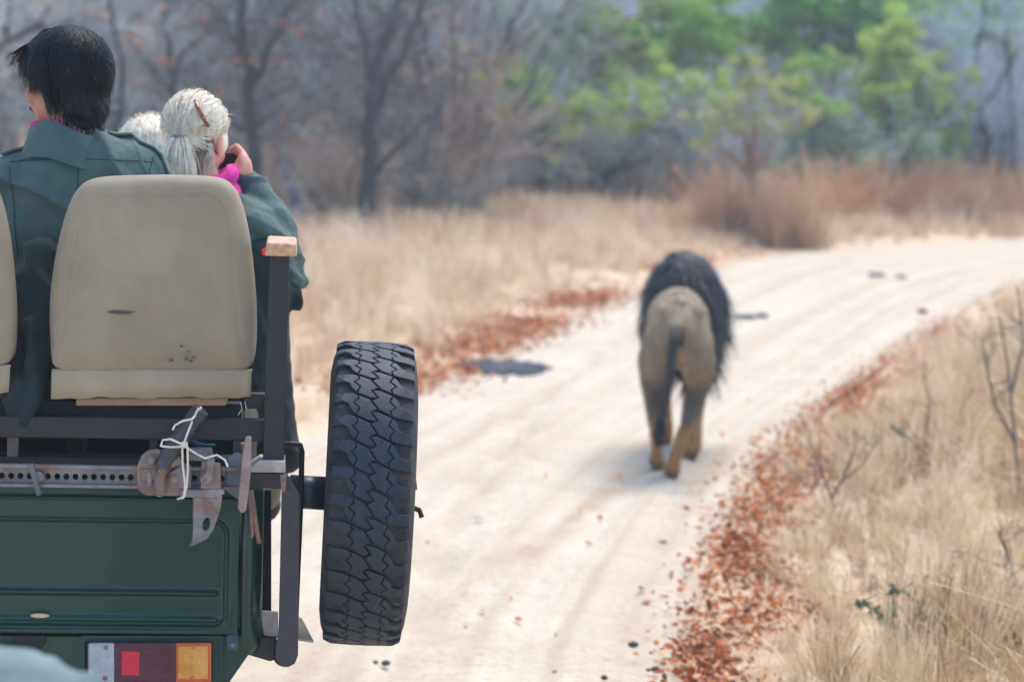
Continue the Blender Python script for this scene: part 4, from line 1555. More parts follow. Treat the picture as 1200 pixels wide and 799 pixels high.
make_seat(0.0)
make_seat(-279.5 * K, marks=False)
make_seat(-279.5 * 2 * K, marks=False)
for row, (yo, zo) in enumerate(((.92, -.30), (1.75, -.40))):
    for k in range(3):
        make_seat((-279.5 * k) * K, zsh=zo - .05, ysh=yo, marks=False)
for row, (yo, zo) in enumerate(((.25, .0), (1.2, -.35), (2.03, -.45))):
    MB().box((VO.x, D0 + yo + .1, 1.26 + zo), (1.5, .5, .04)).build('seat_platform', mDark, veh, bev=.004)
    for sx in (-.6, 0, .6):
        zt_ = 1.24 + zo
        MB().box((VO.x + sx, D0 + yo + .1, (zt_ + gz_b) / 2), (.04, .4, zt_ - gz_b)).build('platform_leg', mDark, veh, bev=.003)

# ------------------------------------------------------------------ spare wheel
WC = P(431.5, 577.5, 7.18)
wheel = thing('spare_wheel', WC, 'big worn off-road spare tyre carried upright at the side of the vehicle', 'spare wheel')
wheel.rotation_euler = (R_(0), R_(1.7), R_(3.6))
ORG[wheel] = Vector((0, 0, 0))
WR, HW = 0.399, 0.098
MB().lathe((0, 0, 0), (1, 0, 0), [(-.075, .20), (-.085, .215), (-.108, .26), (-.114, .31), (-.108, .35), (-.099, .374), (-.09, .3835), (-.04, .387), (.04, .387), (.09, .3835), (.099, .374),
                                  (.108, .35), (.114, .31), (.108, .26), (.085, .215), (.075, .20)], 96).build('carcass', mCarcass, wheel, smooth=True)
MB().lathe((0, 0, 0), (1, 0, 0), [(-.08, .06), (-.02, .07), (-.01, .15), (-.07, .185), (-.08, .205), (.08, .205), (.07, .185), (.02, .15), (.03, .07), (.05, .05)], 40).build('rim', mSteel, wheel, smooth=False)
for k in range(5):
    a = 2 * PI * k / 5
    MB().lathe((.03, .09 * math.cos(a), .09 * math.sin(a)), (1, 0, 0), [(0, .012), (.02, .012), (.025, .006)], 6).build('wheel_nut', mSteel, wheel)
MB().tube([(.10, -.05, -.02), (.135, -.06, -.03), (.142, -.065, -.048)], .007, 8).build('valve', mDark, wheel)
MB().tube([(.08, -.06, .03), (.125, -.06, .035)], .012, 10).build('hub_bolt', mSteel, wheel)
MB().tube([(-.10, 0, 0), (-.02, 0, 0)], .06, 20).build('hub', mDark, wheel)
NP = 36
g_ = .012
ZG = [(-.09, .935), (.09, .585), (-.09, .435), (.09, .085)]       # centre zigzag, (v, s) from the top down
inner = [(v + g_ * 1.4, s) for v, s in ZG] + [(.12, .03), (.44, -.185), (.40, -.02), (.53, .17), (.37, .40), (.455, .70), (.12, .925)]
outer = [(.48, .685), (.40, .41), (.56, .18), (.43, -.01), (.47, -.195), (.60, -.27), (.80, -.30), (1.02, -.30), (1.02, .12), (.82, .13), (.68, .22), (.61, .46)]


def tread_mesh(name, poly, flip):
    bm = bmesh.new()
    n = len(poly)
    pts = []
    for (v0, s0), (v1, s1) in zip(poly, poly[1:] + poly[:1]):
        L = math.hypot((v1 - v0), (s1 - s0) * .7)
        m_ = max(1, int(L / .22))
        for k in range(m_):
            t = k / m_
            pts.append((v0 + (v1 - v0) * t, s0 + (s1 - s0) * t))
    top, bot = [], []
    for v, s in pts:
        if flip:
            v, s = -v, .5 - s
        a = 2 * PI * s / NP
        r = WR - .004 * abs(v) ** 2 - .006 * max(abs(v) - .8, 0) * 5
        rb = .3795 if abs(v) < .9 else .374
        x = v * HW
        top.append(bm.verts.new((x, -math.cos(a) * r, math.sin(a) * r)))
        bot.append(bm.verts.new((x * 1.02 if abs(v) > .9 else x, -math.cos(a) * rb, math.sin(a) * rb)))
    f = bm.faces.new(top)
    for i in range(len(top)):
        j = (i + 1) % len(top)
        bm.faces.new((top[i], bot[i], bot[j], top[j]))
    bmesh.ops.recalc_face_normals(bm, faces=bm.faces)
    es = [e for e in f.edges]
    bmesh.ops.bevel(bm, geom=es, offset=.0022, segments=2, affect='EDGES', profile=.5, clamp_overlap=True)
    bmesh.ops.triangulate(bm, faces=[f_ for f_ in bm.faces if len(f_.verts) > 4])
    me = bpy.data.meshes.new(name)
    bm.to_mesh(me)
    bm.free()
    me.materials.append(mRubber)
    return me


treads = [tread_mesh('tread_block', pl_, fl) for pl_ in (inner, outer) for fl in (False, True)]
for k in range(NP):
    for me_ in treads:
        o = bpy.data.objects.new('tread_block', me_)
        COL.objects.link(o)
        o.parent = wheel
        o.rotation_euler = (2 * PI * k / NP, 0, 0)

# ------------------------------------------------------------------ lift jack lashed to the tailgate
jk = thing('lift_jack', P(150, 556, 6.9), 'rusty lift jack with perforated rail lashed along the tailgate', 'jack')
JD = 6.885
rail = MB()
# perforated web: one cell per hole
n0, n1 = -14, 27
for i in range(n0, n1):
    cx_ = 1.5 + 10.6 * i
    cy_ = 553.6 + cx_ * .0262
    p = P(cx_, cy_, JD)
    hw_, hh, rx, rz = 5.3 * K * JD / D0, .020, .0078, .0088
    for y, nrm in ((p.y, 1), (p.y + .005, -1)):
        oc = [(hw_, 0), (hw_, hh), (0, hh), (-hw_, hh), (-hw_, 0), (-hw_, -hh), (0, -hh), (hw_, -hh)]
        Vv = [Vector((p.x + a, y, p.z + b)) for a, b in oc]
        Vv += [Vector((p.x + rx * math.cos(k * PI / 4), y, p.z + rz * math.sin(k * PI / 4))) for k in range(8)]
        rail.add(Vv, [(k, (k + 1) % 8, 8 + (k + 1) % 8, 8 + k) for k in range(8)])
    a = [Vector((p.x + rx * math.cos(k * PI / 4), p.y, p.z + rz * math.sin(k * PI / 4))) for k in range(8)]
    rail.add(a + [v + Vector((0, .005, 0)) for v in a], [(k, (k + 1) % 8, 8 + (k + 1) % 8, 8 + k) for k in range(8)])
rl = rail.build('rail', mSteel, jk)
for dy0, dy1 in ((-13.0, -9.0), (9.0, 13.0)):
    MB().prismpx([(-150, 549.7 + dy0), (287, 561.1 + dy0), (287, 561.1 + dy1), (-150, 549.7 + dy1)], JD - .018, JD + .006).build('rail_flange', mSteel, rl, bev=.0015)
MB().prismpx([(30, 541), (36, 540), (46, 576), (40, 578)], JD - .034, JD - .02).build('clamp_bar', M('dark_clamp', S(78, 80, 88), S(104, 104, 110), scale=20, rough=.6), jk, bev=.002)
MB().lathe(P(44, 554.5, JD - .006), (0, -1, 0), [(-.006, .013), (.012, .013), (.016, .008)], 14).build('clamp_nut', mSteel, jk)
# mechanism: rounded casting with lugs, climbing pins, handle socket
MB().prismpx([(155, 546), (160, 533), (168, 527), (180, 526), (190, 532), (200, 541), (218, 545), (219, 571), (205, 580), (165, 579), (156, 572)], JD - .048, JD - .012).build('casting', mRust, jk, bev=.006)
MB().prismpx([(160, 548), (178, 548), (178, 562), (160, 562)], JD - .056, JD - .047).build('casting_rib', mRust, jk, bev=.003)
MB().prismpx([(166, 551), (172, 551), (172, 567), (167, 567)], JD - .062, JD - .05).build('latch_pin', mSteel, jk, bev=.002)
arc = [P(185 + 15 * math.cos(a) - 2, 556 - 15 * math.sin(a) + 1, JD - .062) for a in np.linspace(2.2, 4.4, 9)]
arc = [P(206, 538, JD - .06), P(196, 540, JD - .062), P(187, 546, JD - .064), P(182, 556, JD - .064), P(181, 566, JD - .064), P(182, 576, JD - .062)]
MB().tube(arc, [.011, .012, .012, .012, .012, .013], 10).build('reversing_lever', mRust, jk, smooth=True)
for x, y, r in ((172, 537.5, .011), (182, 574.5, .011), (199, 559, .012), (234, 559.5, .011)):
    MB().lathe(P(x, y, JD - .046), (0, -1, 0), [(-.01, r), (.018, r), (.024, r * .6)], 16).build('pin', mRust, jk, smooth=False)
MB().prismpx([(193, 552), (204, 545), (212, 547), (213, 570), (196, 572), (191, 562)], JD - .058, JD - .03).build('pawl', M('grey_rust', S(108, 96, 100), S(142, 128, 128), scale=26, rough=.7, bump=.001, bscale=90), jk, bev=.004)
MB().prismpx([(214, 526), (243, 526), (246, 541), (214, 538)], JD - .02, JD + .03).build('upper_lug', mSteel, jk, bev=.003)
run = MB().prismpx([(230, 541), (252, 543), (253, 574), (229, 572)], JD - .052, JD - .016).build('runner', mRust, jk, bev=.004)
MB().prismpx([(236, 537), (245, 537), (243, 556), (241, 566), (231, 567), (229, 559), (235, 552)], JD - .07, JD - .051).build('runner_hook', mSteel, run, bev=.003)
MB().prismpx([(206, 573), (256, 572), (257, 578), (245, 583), (206, 581)], JD - .055, JD - .01).build('runner_plate', mSteel, jk, bev=.002)
# lifting toe with a slot
toe = MB()
ox = [(221, 581), (254.5, 580), (253, 592), (249, 606), (244, 620), (237, 630), (227, 635), (217, 638.5), (219.5, 633), (221, 620)]
hole = [(236 + 4.6 * math.cos(a) + 1.2 * math.sin(a), 613 - 8 * math.sin(a)) for a in np.linspace(0, 2 * PI, 13)[:-1]]


def plate_with_hole(mb_, outl, hol, d0, d1):
    def side(d_):
        bm = bmesh.new()
        ov = [bm.verts.new(P(x, y, d_)) for x, y in outl]
        hv_ = [bm.verts.new(P(x, y, d_)) for x, y in hol]
        es = [bm.edges.new((ov[i], ov[(i + 1) % len(ov)])) for i in range(len(ov))] + [bm.edges.new((hv_[i], hv_[(i + 1) % len(hv_)])) for i in range(len(hv_))]
        bmesh.ops.triangle_fill(bm, use_beauty=True, edges=es)
        bm.verts.index_update()
        V_ = [v.co.copy() for v in bm.verts]
        F_ = [tuple(v.index for v in f.verts) for f in bm.faces]
        bm.free()
        return V_, F_
    for d_ in (d0, d1):
        V_, F_ = side(d_)
        mb_.add(V_, F_)
    for lp_ in (outl, hol):
        n_ = len(lp_)
        mb_.add([P(x, y, d0) for x, y in lp_] + [P(x, y, d1) for x, y in lp_], [(i, (i + 1) % n_, n_ + (i + 1) % n_, n_ + i) for i in range(n_)])
    return mb_


plate_with_hole(toe, ox, hole, JD - .05, JD - .02).build('lifting_toe', mSteel, jk)
# handle socket: dark tube pointing up and right
hs = MB().tube([P(186, 545, JD - .055), P(196, 524, JD - .06), P(229, 479, JD - .075)], [.0235, .0235, .0225], 20)
hs.build('handle_socket', M('dark_tube', S(46, 46, 56), S(72, 72, 82), scale=14, rough=.45, metal=.3, bump=.001, bscale=40, c3=S(110, 92, 84), s3=18, t3=.62), jk, smooth=False)
MB().prismpx([(260, 560), (262, 536), (272, 530), (286, 534), (286, 590), (272, 583), (262, 576)], JD - .005, JD + .012).build('base_plate', M('grey_plate', S(92, 98, 108), S(120, 122, 130), scale=18, rough=.6), jk, bev=.003)

# string
st_ = MB()
JS = JD - .1
for pts in ([(228, 476), (224, 483), (217, 490), (206, 492), (198, 497), (195, 502)],
            [(225, 477), (219, 490), (212, 506), (207, 520)],
            [(181, 521), (192, 522.5), (205, 522), (212, 519)],
            [(181, 521), (184, 514), (192, 513), (203, 518), (208, 521)],
            [(208, 521), (222, 530), (232, 536), (246, 532), (256, 538), (259, 546)],
            [(206, 521), (207, 545), (209, 565), (208, 580), (202, 583)],
            [(212, 522), (213, 545), (211, 568), (207, 582), (201, 583)]):
    st_.tube([P(x, y, JS + .012 * math.sin(i * 1.9)) for i, (x, y) in enumerate(pts)], .0028, 6)
sto = st_.build('string', mRope)
tag(sto, 'knotted cream string tied round the jack and its dark handle tube', 'string')
kn = MB()
for k in range(9):
    kn.cap(P(206 + (k % 3) * 2.2, 518 + (k // 3) * 1.8, JS - .004), .0045, P(209 + (k % 2) * 2, 520 + (k // 3), JS), .004, 6)
kn.build('knot', mRope, sto)

# rusty bar and hanging straps beside it
bar = MB().prismpx([(280, 512), (287, 512), (287, 540), (285, 570), (281, 598), (276, 601), (271, 596), (274, 560), (277, 530)], 6.80, 6.83)
bo = bar.build('steel_bar', M('pinkish_rust', S(130, 112, 108), S(162, 144, 136), scale=24, rough=.75, bump=.0015, bscale=80, c3=S(122, 86, 72), s3=15, t3=.6), None, bev=.004)
tag(bo, 'pinkish rusty flat bar hanging upright beside the jack', 'bar')
for pts, wd, lb_ in (([(287, 575), (289, 600), (291, 626), (288, 629)], .005, 'shorter brown leather strap hanging from the corner bracket'),
                     ([(289, 574), (293, 600), (297, 628), (299, 636)], .006, 'longer brown leather strap with a knobbed end hanging from the corner bracket')):
    so = MB().tube([P(x, y, 6.86) for x, y in pts], [wd, wd, wd, wd * 1.25], 8).build('strap', M('brown_leather', S(112, 82, 72), S(142, 108, 94), scale=30, rough=.75), None, smooth=True)
    tag(so, lb_, 'strap')
th = MB()
th.tube([P(279, 471, 6.92), P(281, 478, 6.92), P(276, 486, 6.92)], .001, 4).tube([P(284, 470, 6.92), P(286, 480, 6.92)], .001, 4)
tag(th.build('loose_thread', mRope), 'thin loose threads hanging below the seat hem corner', 'thread')
# blue strap coil and shoe in the gap under the seats
bl = MB().tube([P(232, 500, 7.1), P(224, 506, 7.1), P(226, 515, 7.1), P(236, 520, 7.1), P(247, 522, 7.1), P(256, 521, 7.1)], [.012, .014, .012, .014, .012, .008], 8, flat=.4)
tag(bl.build('blue_strap', M('teal_webbing', S(30, 116, 140), S(46, 138, 160), scale=30, rough=.6), None, smooth=True), 'loop of teal blue strap in the gap behind the handle tube', 'strap')

# the vehicle stands turned a few degrees to the left of the view: turn it, and what is tied to it, about its right rear corner
QV = P(309, 620, 7.0)
TURN = Matrix.Translation(QV) @ Matrix.Rotation(R_(4.6), 4, 'Z') @ Matrix.Translation(-QV)
bpy.context.view_layer.update()
for o in [veh, jk, sto, bo] + [o for o in bpy.data.objects if o.name.split('.')[0] in ('strap', 'blue_strap', 'loose_thread') and o.parent is None]:
    o.matrix_world = TURN @ o.matrix_world

# ------------------------------------------------------------------ people
mSkinA = M('tan_skin', S(176, 124, 100), S(190, 138, 114), scale=18, rough=.5, bump=.0005, bscale=300, spec=.4)
mSkinB = M('fair_skin', S(212, 152, 132), S(226, 172, 152), scale=18, rough=.5, bump=.0005, bscale=300, spec=.4)
mJacket = M('green_cotton_jacket', S(60, 84, 81), S(80, 106, 101), scale=3.5, rough=.72, bump=.004, bscale=55, sheen=.05, spec=.3, c3=S(92, 118, 112), s3=6, t3=.6)
mJacketShade = M('shaded_green_cotton', S(20, 34, 36), S(34, 50, 52), scale=4, rough=.75, bump=.002, bscale=90, sheen=.05, spec=.3)  # jacket cloth where it lies in shade, the shade put into the colour
mSeam = M('jacket_thread', S(40, 60, 58), S(52, 74, 70), scale=60, rough=.8)
mTrouser = M('khaki_trousers', S(96, 90, 74), S(118, 110, 92), scale=6, rough=.85)
mHairK = M('black_hair', S(3, 7, 14), S(12, 20, 32), scale=70, rough=.5, spec=.14, stretch=(1, 1, .3))
mHairB = M('pale_blonde_hair', S(212, 192, 158), S(253, 246, 228), scale=60, rough=.5, spec=.4, stretch=(1, 1, .3))
mHairU = M('brown_under_hair', S(74, 58, 52), S(126, 102, 86), scale=30, rough=.5, stretch=(1, 1, .3))
mScarf = M('magenta_scarf', S(196, 16, 132), S(226, 50, 162), scale=26, rough=.8, bump=.003, bscale=70)
mEye = M('eye_white', S(226, 224, 220), rough=.3)
mIris = M('eye_iris', S(40, 26, 20), rough=.2)
mLip = M('lips', S(160, 84, 80), rough=.5)


class HF:
    """head frame: x right, y forward (the face), z up"""

    def __init__(s, c, yaw, pitch=0.0, roll=0.0, k=1.0):
        s.c, s.k = Vector(c), k
        s.m = Matrix.Rotation(yaw, 3, 'Z') @ Matrix.Rotation(pitch, 3, 'X') @ Matrix.Rotation(roll, 3, 'Y')

    def __call__(s, x, y, z):
        return s.c + s.m @ (Vector((x, y, z)) * s.k)

    def r(s, *a):
        return tuple(v * s.k for v in a)


def head_prims(mb, h):
    mb.ell(h(0, -.015, .03), h.r(.076, .098, .09), h.m)
    mb.ell(h(0, .022, -.048), h.r(.060, .068, .072), h.m)
    mb.ell(h(0, .062, -.100), h.r(.026, .024, .020), h.m)
    for sx in (-1, 1):
        mb.ell(h(sx * .038, .058, -.035), h.r(.026, .026, .028), h.m)      # cheek
        mb.ell(h(sx * .034, .074, .030), h.r(.026, .016, .009), h.m)       # brow
        mb.ell(h(sx * .077, -.012, -.012), h.r(.010, .022, .032), h.m)     # ear
        mb.ell(h(sx * .080, -.020, -.004), h.r(.010, .015, .024), h.m)
    mb.chain([(h(0, .086, .012), .009 * h.k), (h(0, .108, -.026), .013 * h.k)])
    for sx in (-1, 1):
        mb.ell(h(sx * .012, .096, -.031), h.r(.009, .011, .008), h.m)
    mb.ell(h(0, .086, -.064), h.r(.024, .011, .011), h.m)


def face_parts(h, root):
    for sx in (-1, 1):
        e = MB().ell(h(sx * .033, .078, .006), h.r(.013, .010, .009), h.m, 12, 8).build('eye', mEye, root, smooth=True)
        MB().ell(h(sx * .033, .0865, .006), h.r(.006, .0035, .006), h.m, 10, 6).build('iris', mIris, e, smooth=True)
    MB().ell(h(0, .0945, -.066), h.r(.022, .006, .008), h.m, 14, 8).build('lips', mLip, root, smooth=True)


def folds(amp=.010, f=6.0, seed=0.0, fine=.004, dirv=(1.0, .5, -.8)):
    dv = Vector(dirv).normalized()

    def fn(p, n):
        q = p + Vector((nz(p, 4, seed), nz(p, 4, seed + 5), nz(p, 4, seed + 9))) * .09
        s_ = q.dot(dv)
        o = q - dv * s_
        a = noise.noise(Vector((s_ * f * 2.2 + seed, o.z * 1.6 + o.x, o.x * 1.6 + seed)))
        r1 = (1 - abs(noise.noise(Vector((s_ * f * 1.5 + seed * 2, o.z * 2.4 + 3, o.x * 2.4)))) * 2.2)
        r1 = max(r1, 0) ** 2.2
        r2 = (1 - abs(noise.noise(Vector((s_ * f * 3.4 + seed, o.z * 5 + 1, o.x * 5)))) * 2.2)
        r2 = max(r2, 0) ** 2
        m_ = .5 + .5 * nz(p, 3.5, seed + 20)
        c = nz(p, 26, seed + 2)
        return p + n * (amp * .7 * a + amp * 1.5 * (r1 - .35) * (.5 + m_) + amp * .55 * (r2 - .3) * m_ + fine * c)
    return fn


def strip(mb, pts, side, w, th):
    """flat strap through pts, w wide along side, th thick"""
    side = Vector(side).normalized()
    V, F = [], []
    n = len(pts)
    for i, q in enumerate(pts):
        t = (pts[min(i + 1, n - 1)] - pts[max(i - 1, 0)]).normalized()
        u = t.cross(side).normalized() * th / 2
        s_ = side * w / 2
        V += [q - s_ - u, q + s_ - u, q + s_ + u, q - s_ + u]
    for i in range(n - 1):
        for k in range(4):
            F.append((4 * i + k, 4 * i + (k + 1) % 4, 4 * i + 4 + (k + 1) % 4, 4 * i + 4 + k))
    F += [(3, 2, 1, 0), tuple(4 * (n - 1) + k for k in range(4))]
    return mb.add(V, F)


def hair_strands(h, rg_, n, crown, ctr, rad, phimax, lift=.006, nseg=7, drop=.02, wave=.004, front=0.0):
    lines = []
    for _ in range(n):
        th = rg_.uniform(0, 2 * PI)
        pm = phimax(th) * rg_.uniform(.78, 1.06)
        p0 = rg_.uniform(0, 1.1)
        lf = rg_.uniform(0, lift)
        off = rg_.gauss(0, wave)
        pts, nr = [], []
        for k in range(nseg):
            t = k / (nseg - 1)
            ph = p0 * .6 + (pm - p0 * .6) * t
            a = th + off * 20 * t
            v = Vector((math.sin(ph) * math.sin(a), math.sin(ph) * math.cos(a), math.cos(ph)))
            q = Vector((ctr[0] + v.x * (rad[0] + lf * (1 + t)), ctr[1] + v.y * (rad[1] + front * max(v.y, 0) + lf * (1 + t)), ctr[2] + v.z * (rad[2] + lf)))
            if t > .75:
                q.z -= drop * (t - .75) * 4 * rg_.uniform(.3, 1)
            pts.append(h(*q))
            nr.append((h.m @ v).normalized())
        lines.append((pts, nr))
    return lines


def sitting_legs(mb, hipc, ztop, k=1.0, inflate=0.0):
    for sx in (-1, 1):
        hp = hipc + Vector((sx * .095, 0, 0))
        kn_ = hip_k = hp + Vector((sx * .03, .42, .06))
        mb.chain([(hp, .085 + inflate), (kn_, .062 + inflate), (kn_ + Vector((0, .03, -.40)), .042 + inflate)])
        if not inflate:
            mb.chain([(kn_ + Vector((0, .03, -.40)), .042), (kn_ + Vector((0, .14, -.44)), .035)])


def shoes(root, hipc):
    for sx in (-1, 1):
        c = hipc + Vector((sx * .125, .51, -.385))
        MB().chain([(c + Vector((0, -.03, 0)), .048), (c + Vector((0, .10, -.012)), .042)]).build('shoe', mDark, root, smooth=True)


# --- black haired person
rg = random.Random(21)
hip1 = P(100, 452, 7.30)
person1 = thing('person', hip1 + Vector((0, 0, -.1)), 'person with short black hair and green jacket, head turned aside, magenta scarf', 'person')
h1 = HF(P(72, 95, 7.30), R_(62), R_(-6), R_(2))
neck1 = P(84, 168, 7.27)
b = MB()
head_prims(b, h1)
b.chain([(h1(0, -.03, -.06), .056), (neck1, .062)])
b.ell(P(93, 290, 7.28), (.17, .10, .26))
b.ell(hip1, (.16, .12, .12))
SL, SR = P(6, 214, 7.28), P(170, 200, 7.28)
b.chain([(neck1 + Vector((0, 0, -.03)), .06), (SL, .055)]).chain([(neck1 + Vector((0, 0, -.03)), .06), (SR, .055)])
EL, ER = P(-28, 340, 7.32), P(212, 335, 7.36)
HLd, HRd = P(20, 420, 7.62), P(170, 420, 7.64)
for a_, e_, w_ in ((SL, EL, HLd), (SR, ER, HRd)):
    b.chain([(a_, .05), (e_, .042), (w_, .03)])
    b.ell(w_ + Vector((0, .05, 0)), (.04, .05, .022))
    for k in range(4):
        f0 = w_ + Vector(((k - 1.5) * .019, .085, 0))
        b.chain([(f0, .0095), (f0 + Vector((0, .04, -.012)), .009), (f0 + Vector((0, .055, -.035)), .008)])
    b.chain([(w_ + Vector((.035, .03, 0)), .011), (w_ + Vector((.058, .07, -.005)), .009)])
sitting_legs(b, hip1, 0)
b.blob('body', mSkinA, person1, voxel=.006, smooth=3)
face_parts(h1, person1)
t_ = MB()
t_.ell(hip1, (.175, .14, .13))
sitting_legs(t_, hip1, 0, inflate=.014)
t_.blob('trousers', mTrouser, person1, voxel=.012, smooth=4)
shoes(person1, hip1)
j = MB()
j.chain([(neck1 + Vector((0, 0, -.035)), .082), (SL, .074)]).chain([(neck1 + Vector((0, 0, -.03)), .080), (SR, .076)])
j.ell(P(92, 262, 7.27), (.225, .125, .22))
j.ell(P(95, 370, 7.25), (.215, .13, .26))
j.ell(P(75, 215, 7.24), (.13, .09, .13)).ell(P(120, 215, 7.24), (.13, .09, .13))
j.chain([(SL, .076), (EL, .066), (HLd, .048)]).chain([(SR, .078), (ER, .068), (HRd, .048)])
j.blob('jacket', mJacket, person1, voxel=.0065, smooth=6, fn=folds(.0145, 5.0, 1.0, .003, (.6, .2, .8)))
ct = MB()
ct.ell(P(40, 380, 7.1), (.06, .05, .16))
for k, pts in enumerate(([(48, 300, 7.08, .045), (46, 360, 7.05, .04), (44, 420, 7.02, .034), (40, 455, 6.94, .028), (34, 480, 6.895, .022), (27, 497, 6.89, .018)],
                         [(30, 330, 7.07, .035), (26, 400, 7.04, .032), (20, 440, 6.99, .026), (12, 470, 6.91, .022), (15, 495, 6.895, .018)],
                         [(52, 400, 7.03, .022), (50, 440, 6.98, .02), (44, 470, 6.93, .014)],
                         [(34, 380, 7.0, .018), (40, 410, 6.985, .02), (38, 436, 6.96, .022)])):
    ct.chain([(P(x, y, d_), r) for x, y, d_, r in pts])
ct.blob('coat_tail', mJacketShade, person1, voxel=.006, smooth=10, fn=folds(.0075, 9.0, 4.0, .003, (1, 0, .35)))
MB().prismpx([(9, 494), (22, 495), (21, 535), (8, 535)], 6.90, 6.906).build('strap_end', M('brown_webbing', S(86, 72, 70), S(108, 94, 90), scale=60, rough=.8), person1, bev=.001)
# stand-up collar
col_ = MB()
NCl = 28
Vc, Fc = [], []
for r_, (rr, zz) in enumerate(((.118, -.055), (.100, -.005), (.092, .026), (.084, .028), (.088, -.005), (.10, -.05))):
    for i in range(NCl):
        a = 2 * PI * i / NCl
        c0 = neck1 + Vector((-.01, .0, .012))
        back = max(0, -math.sin(a))
        Vc.append(c0 + Vector((math.cos(a) * rr * 1.1, math.sin(a) * rr, zz * (1 + .15 * back) + .012 * math.sin(3 * a + 1) - .01 * math.cos(a))))
for r_ in range(5):
    for i in range(NCl):
        Fc.append((r_ * NCl + i, r_ * NCl + (i + 1) % NCl, (r_ + 1) * NCl + (i + 1) % NCl, (r_ + 1) * NCl + i))
col_.add(Vc, Fc).build('collar', mJacket, person1, smooth=True)
bpy.context.view_layer.update()


def drape(ob, a0, a1, n_, lift):
    """points laid on top of a garment between a0 and a1"""
    out_ = []
    mi = ob.matrix_world.inverted()
    for k in range(n_):
        q = a0.lerp(a1, k / (n_ - 1))
        hit, loc, nr, _ = ob.ray_cast(mi @ (q + Vector((0, 0, .3))), Vector((0, 0, -1)))
        out_.append((ob.matrix_world @ loc + Vector((0, 0, lift))) if hit else q)
    return out_


def drape_y(ob, pts, lift):
    out_ = []
    mi = ob.matrix_world.inverted()
    for q in pts:
        hit, loc, nr, _ = ob.ray_cast(mi @ (q + Vector((0, -.5, 0))), Vector((0, 1, 0)))
        if hit:
            out_.append(ob.matrix_world @ loc + Vector((0, -lift, 0)))
    return out_


jk1 = [o for o in person1.children if o.name.startswith('jacket')][0]
for (a0, a1) in ((P(128, 150, 7.26), P(199, 190, 7.27)), (P(46, 160, 7.26), P(4, 195, 7.27))):
    strip(MB(), drape(jk1, a0, a1, 9, .003), (0, 1, 0), .05, .007).build('epaulette', mJacket, person1, bev=.002)
for pts in ([P(x, 186 + .0016 * (x - 95) ** 2 * .35, 7.2) for x in range(10, 186, 8)], [P(93 + .02 * (y - 190), y, 7.2) for y in range(190, 330, 10)],
            [P(10 + 14 * math.sin((y - 195) / 90), y, 7.2) for y in range(195, 300, 8)], [P(178 - 10 * math.sin((y - 185) / 60), y, 7.2) for y in range(176, 215, 6)]):
    dp = drape_y(jk1, pts, .0012)
    MB().tube(dp, .0016, 5).build('seam', mSeam, person1, smooth=True)
sc1 = MB()
sc1.tube([h1(.07 * math.sin(a), -.02 + .075 * math.cos(a), -.128 + .012 * math.sin(a * 2)) for a in np.linspace(-1.9, 1.9, 16)], .02, 10)
sc1.chain([(h1(-.05, .045, -.12), .02), (h1(-.055, .02, -.16), .024)])
sc1.blob('scarf', mScarf, person1, voxel=.005, smooth=2, fn=folds(.004, 16, 3, .002, (0, 0, 1)))
hb = MB()
hb.ell(h1(0, -.026, .038), h1.r(.090, .108, .100), h1.m)
hb.ell(h1(0, -.070, -.022), h1.r(.088, .064, .092), h1.m).ell(h1(0, -.078, -.060), h1.r(.084, .054, .080), h1.m).ell(h1(-.005, .018, .064), h1.r(.078, .088, .064), h1.m)
hb.ell(h1(-.066, -.026, .0), h1.r(.026, .058, .052), h1.m).ell(h1(.066, -.03, -.01), h1.r(.028, .062, .066), h1.m)
hb.chain([(h1(0, .03, .10), .045), (h1(-.02, .085, .082), .022), (h1(-.025, .115, .062), .008)])
hair = hb.blob('hair', mHairK, person1, voxel=.006, smooth=4, fn=lambda p, n: p + n * (.004 * nz(p, 26, 1) + .003 * nz(p, 60, 2)))


def pm1(th):
    f = math.cos(th)          # 1 = face, -1 = back
    return R_(82) if f > .75 else (R_(108) if f > .1 else R_(132))


ln = hair_strands(h1, rg, 3600, None, (0, -.028, .032), (.091, .112, .104), pm1, lift=.010, drop=.035, wave=.006, front=.022)
for _ in range(800):         # nape and side locks hanging straight
    a = rg.uniform(-1.9, 1.9) + PI
    p = Vector((math.sin(a) * .094, -.036 + math.cos(a) * .100, rg.uniform(-.03, .03)))
    L = rg.uniform(.085, .135) * (1 if abs(a - PI) < 1.3 else .7)
    pts = [h1(p.x * (1 - .06 * k), p.y * (1 - .04 * k), p.z - L * k / 4) + Vector((rg.gauss(0, .002), 0, 0)) for k in range(5)]
    ln.append((pts, (h1.m @ Vector((math.sin(a), math.cos(a), 0))).normalized()))
for _ in range(150):         # fringe sticking out over the forehead
    x = rg.uniform(-.078, .055)
    z1 = rg.uniform(.035, .088)
    e = rg.uniform(.10, .148) - .5 * max(-x - .03, 0)
    ln.append(([h1(x * .7, .035 + rg.gauss(0, .01), .124 - abs(x) * .3), h1(x * .9, .075, .118 - abs(x) * .35), h1(x, .102, .098 - abs(x) * .3), h1(x * 1.1, e, z1)], (h1.m @ Vector((0, .5, .9))).normalized()))
for _ in range(50):         # flyaways
    th = rg.uniform(0, 2 * PI)
    ph = rg.uniform(.2, 1.9)
    v = Vector((math.sin(ph) * math.sin(th), math.sin(ph) * math.cos(th), math.cos(ph)))
    p = Vector((v.x * .094, -.028 + v.y * .115, .032 + v.z * .107))
    d_ = (v * .5 + Vector((rg.gauss(0, .7), rg.gauss(0, .7), -.3))).normalized()
    ln.append(([h1(*p), h1(*(p + d_ * .018)), h1(*(p + d_ * .035 + Vector((0, 0, -.01))))], (h1.m @ v).normalized()))
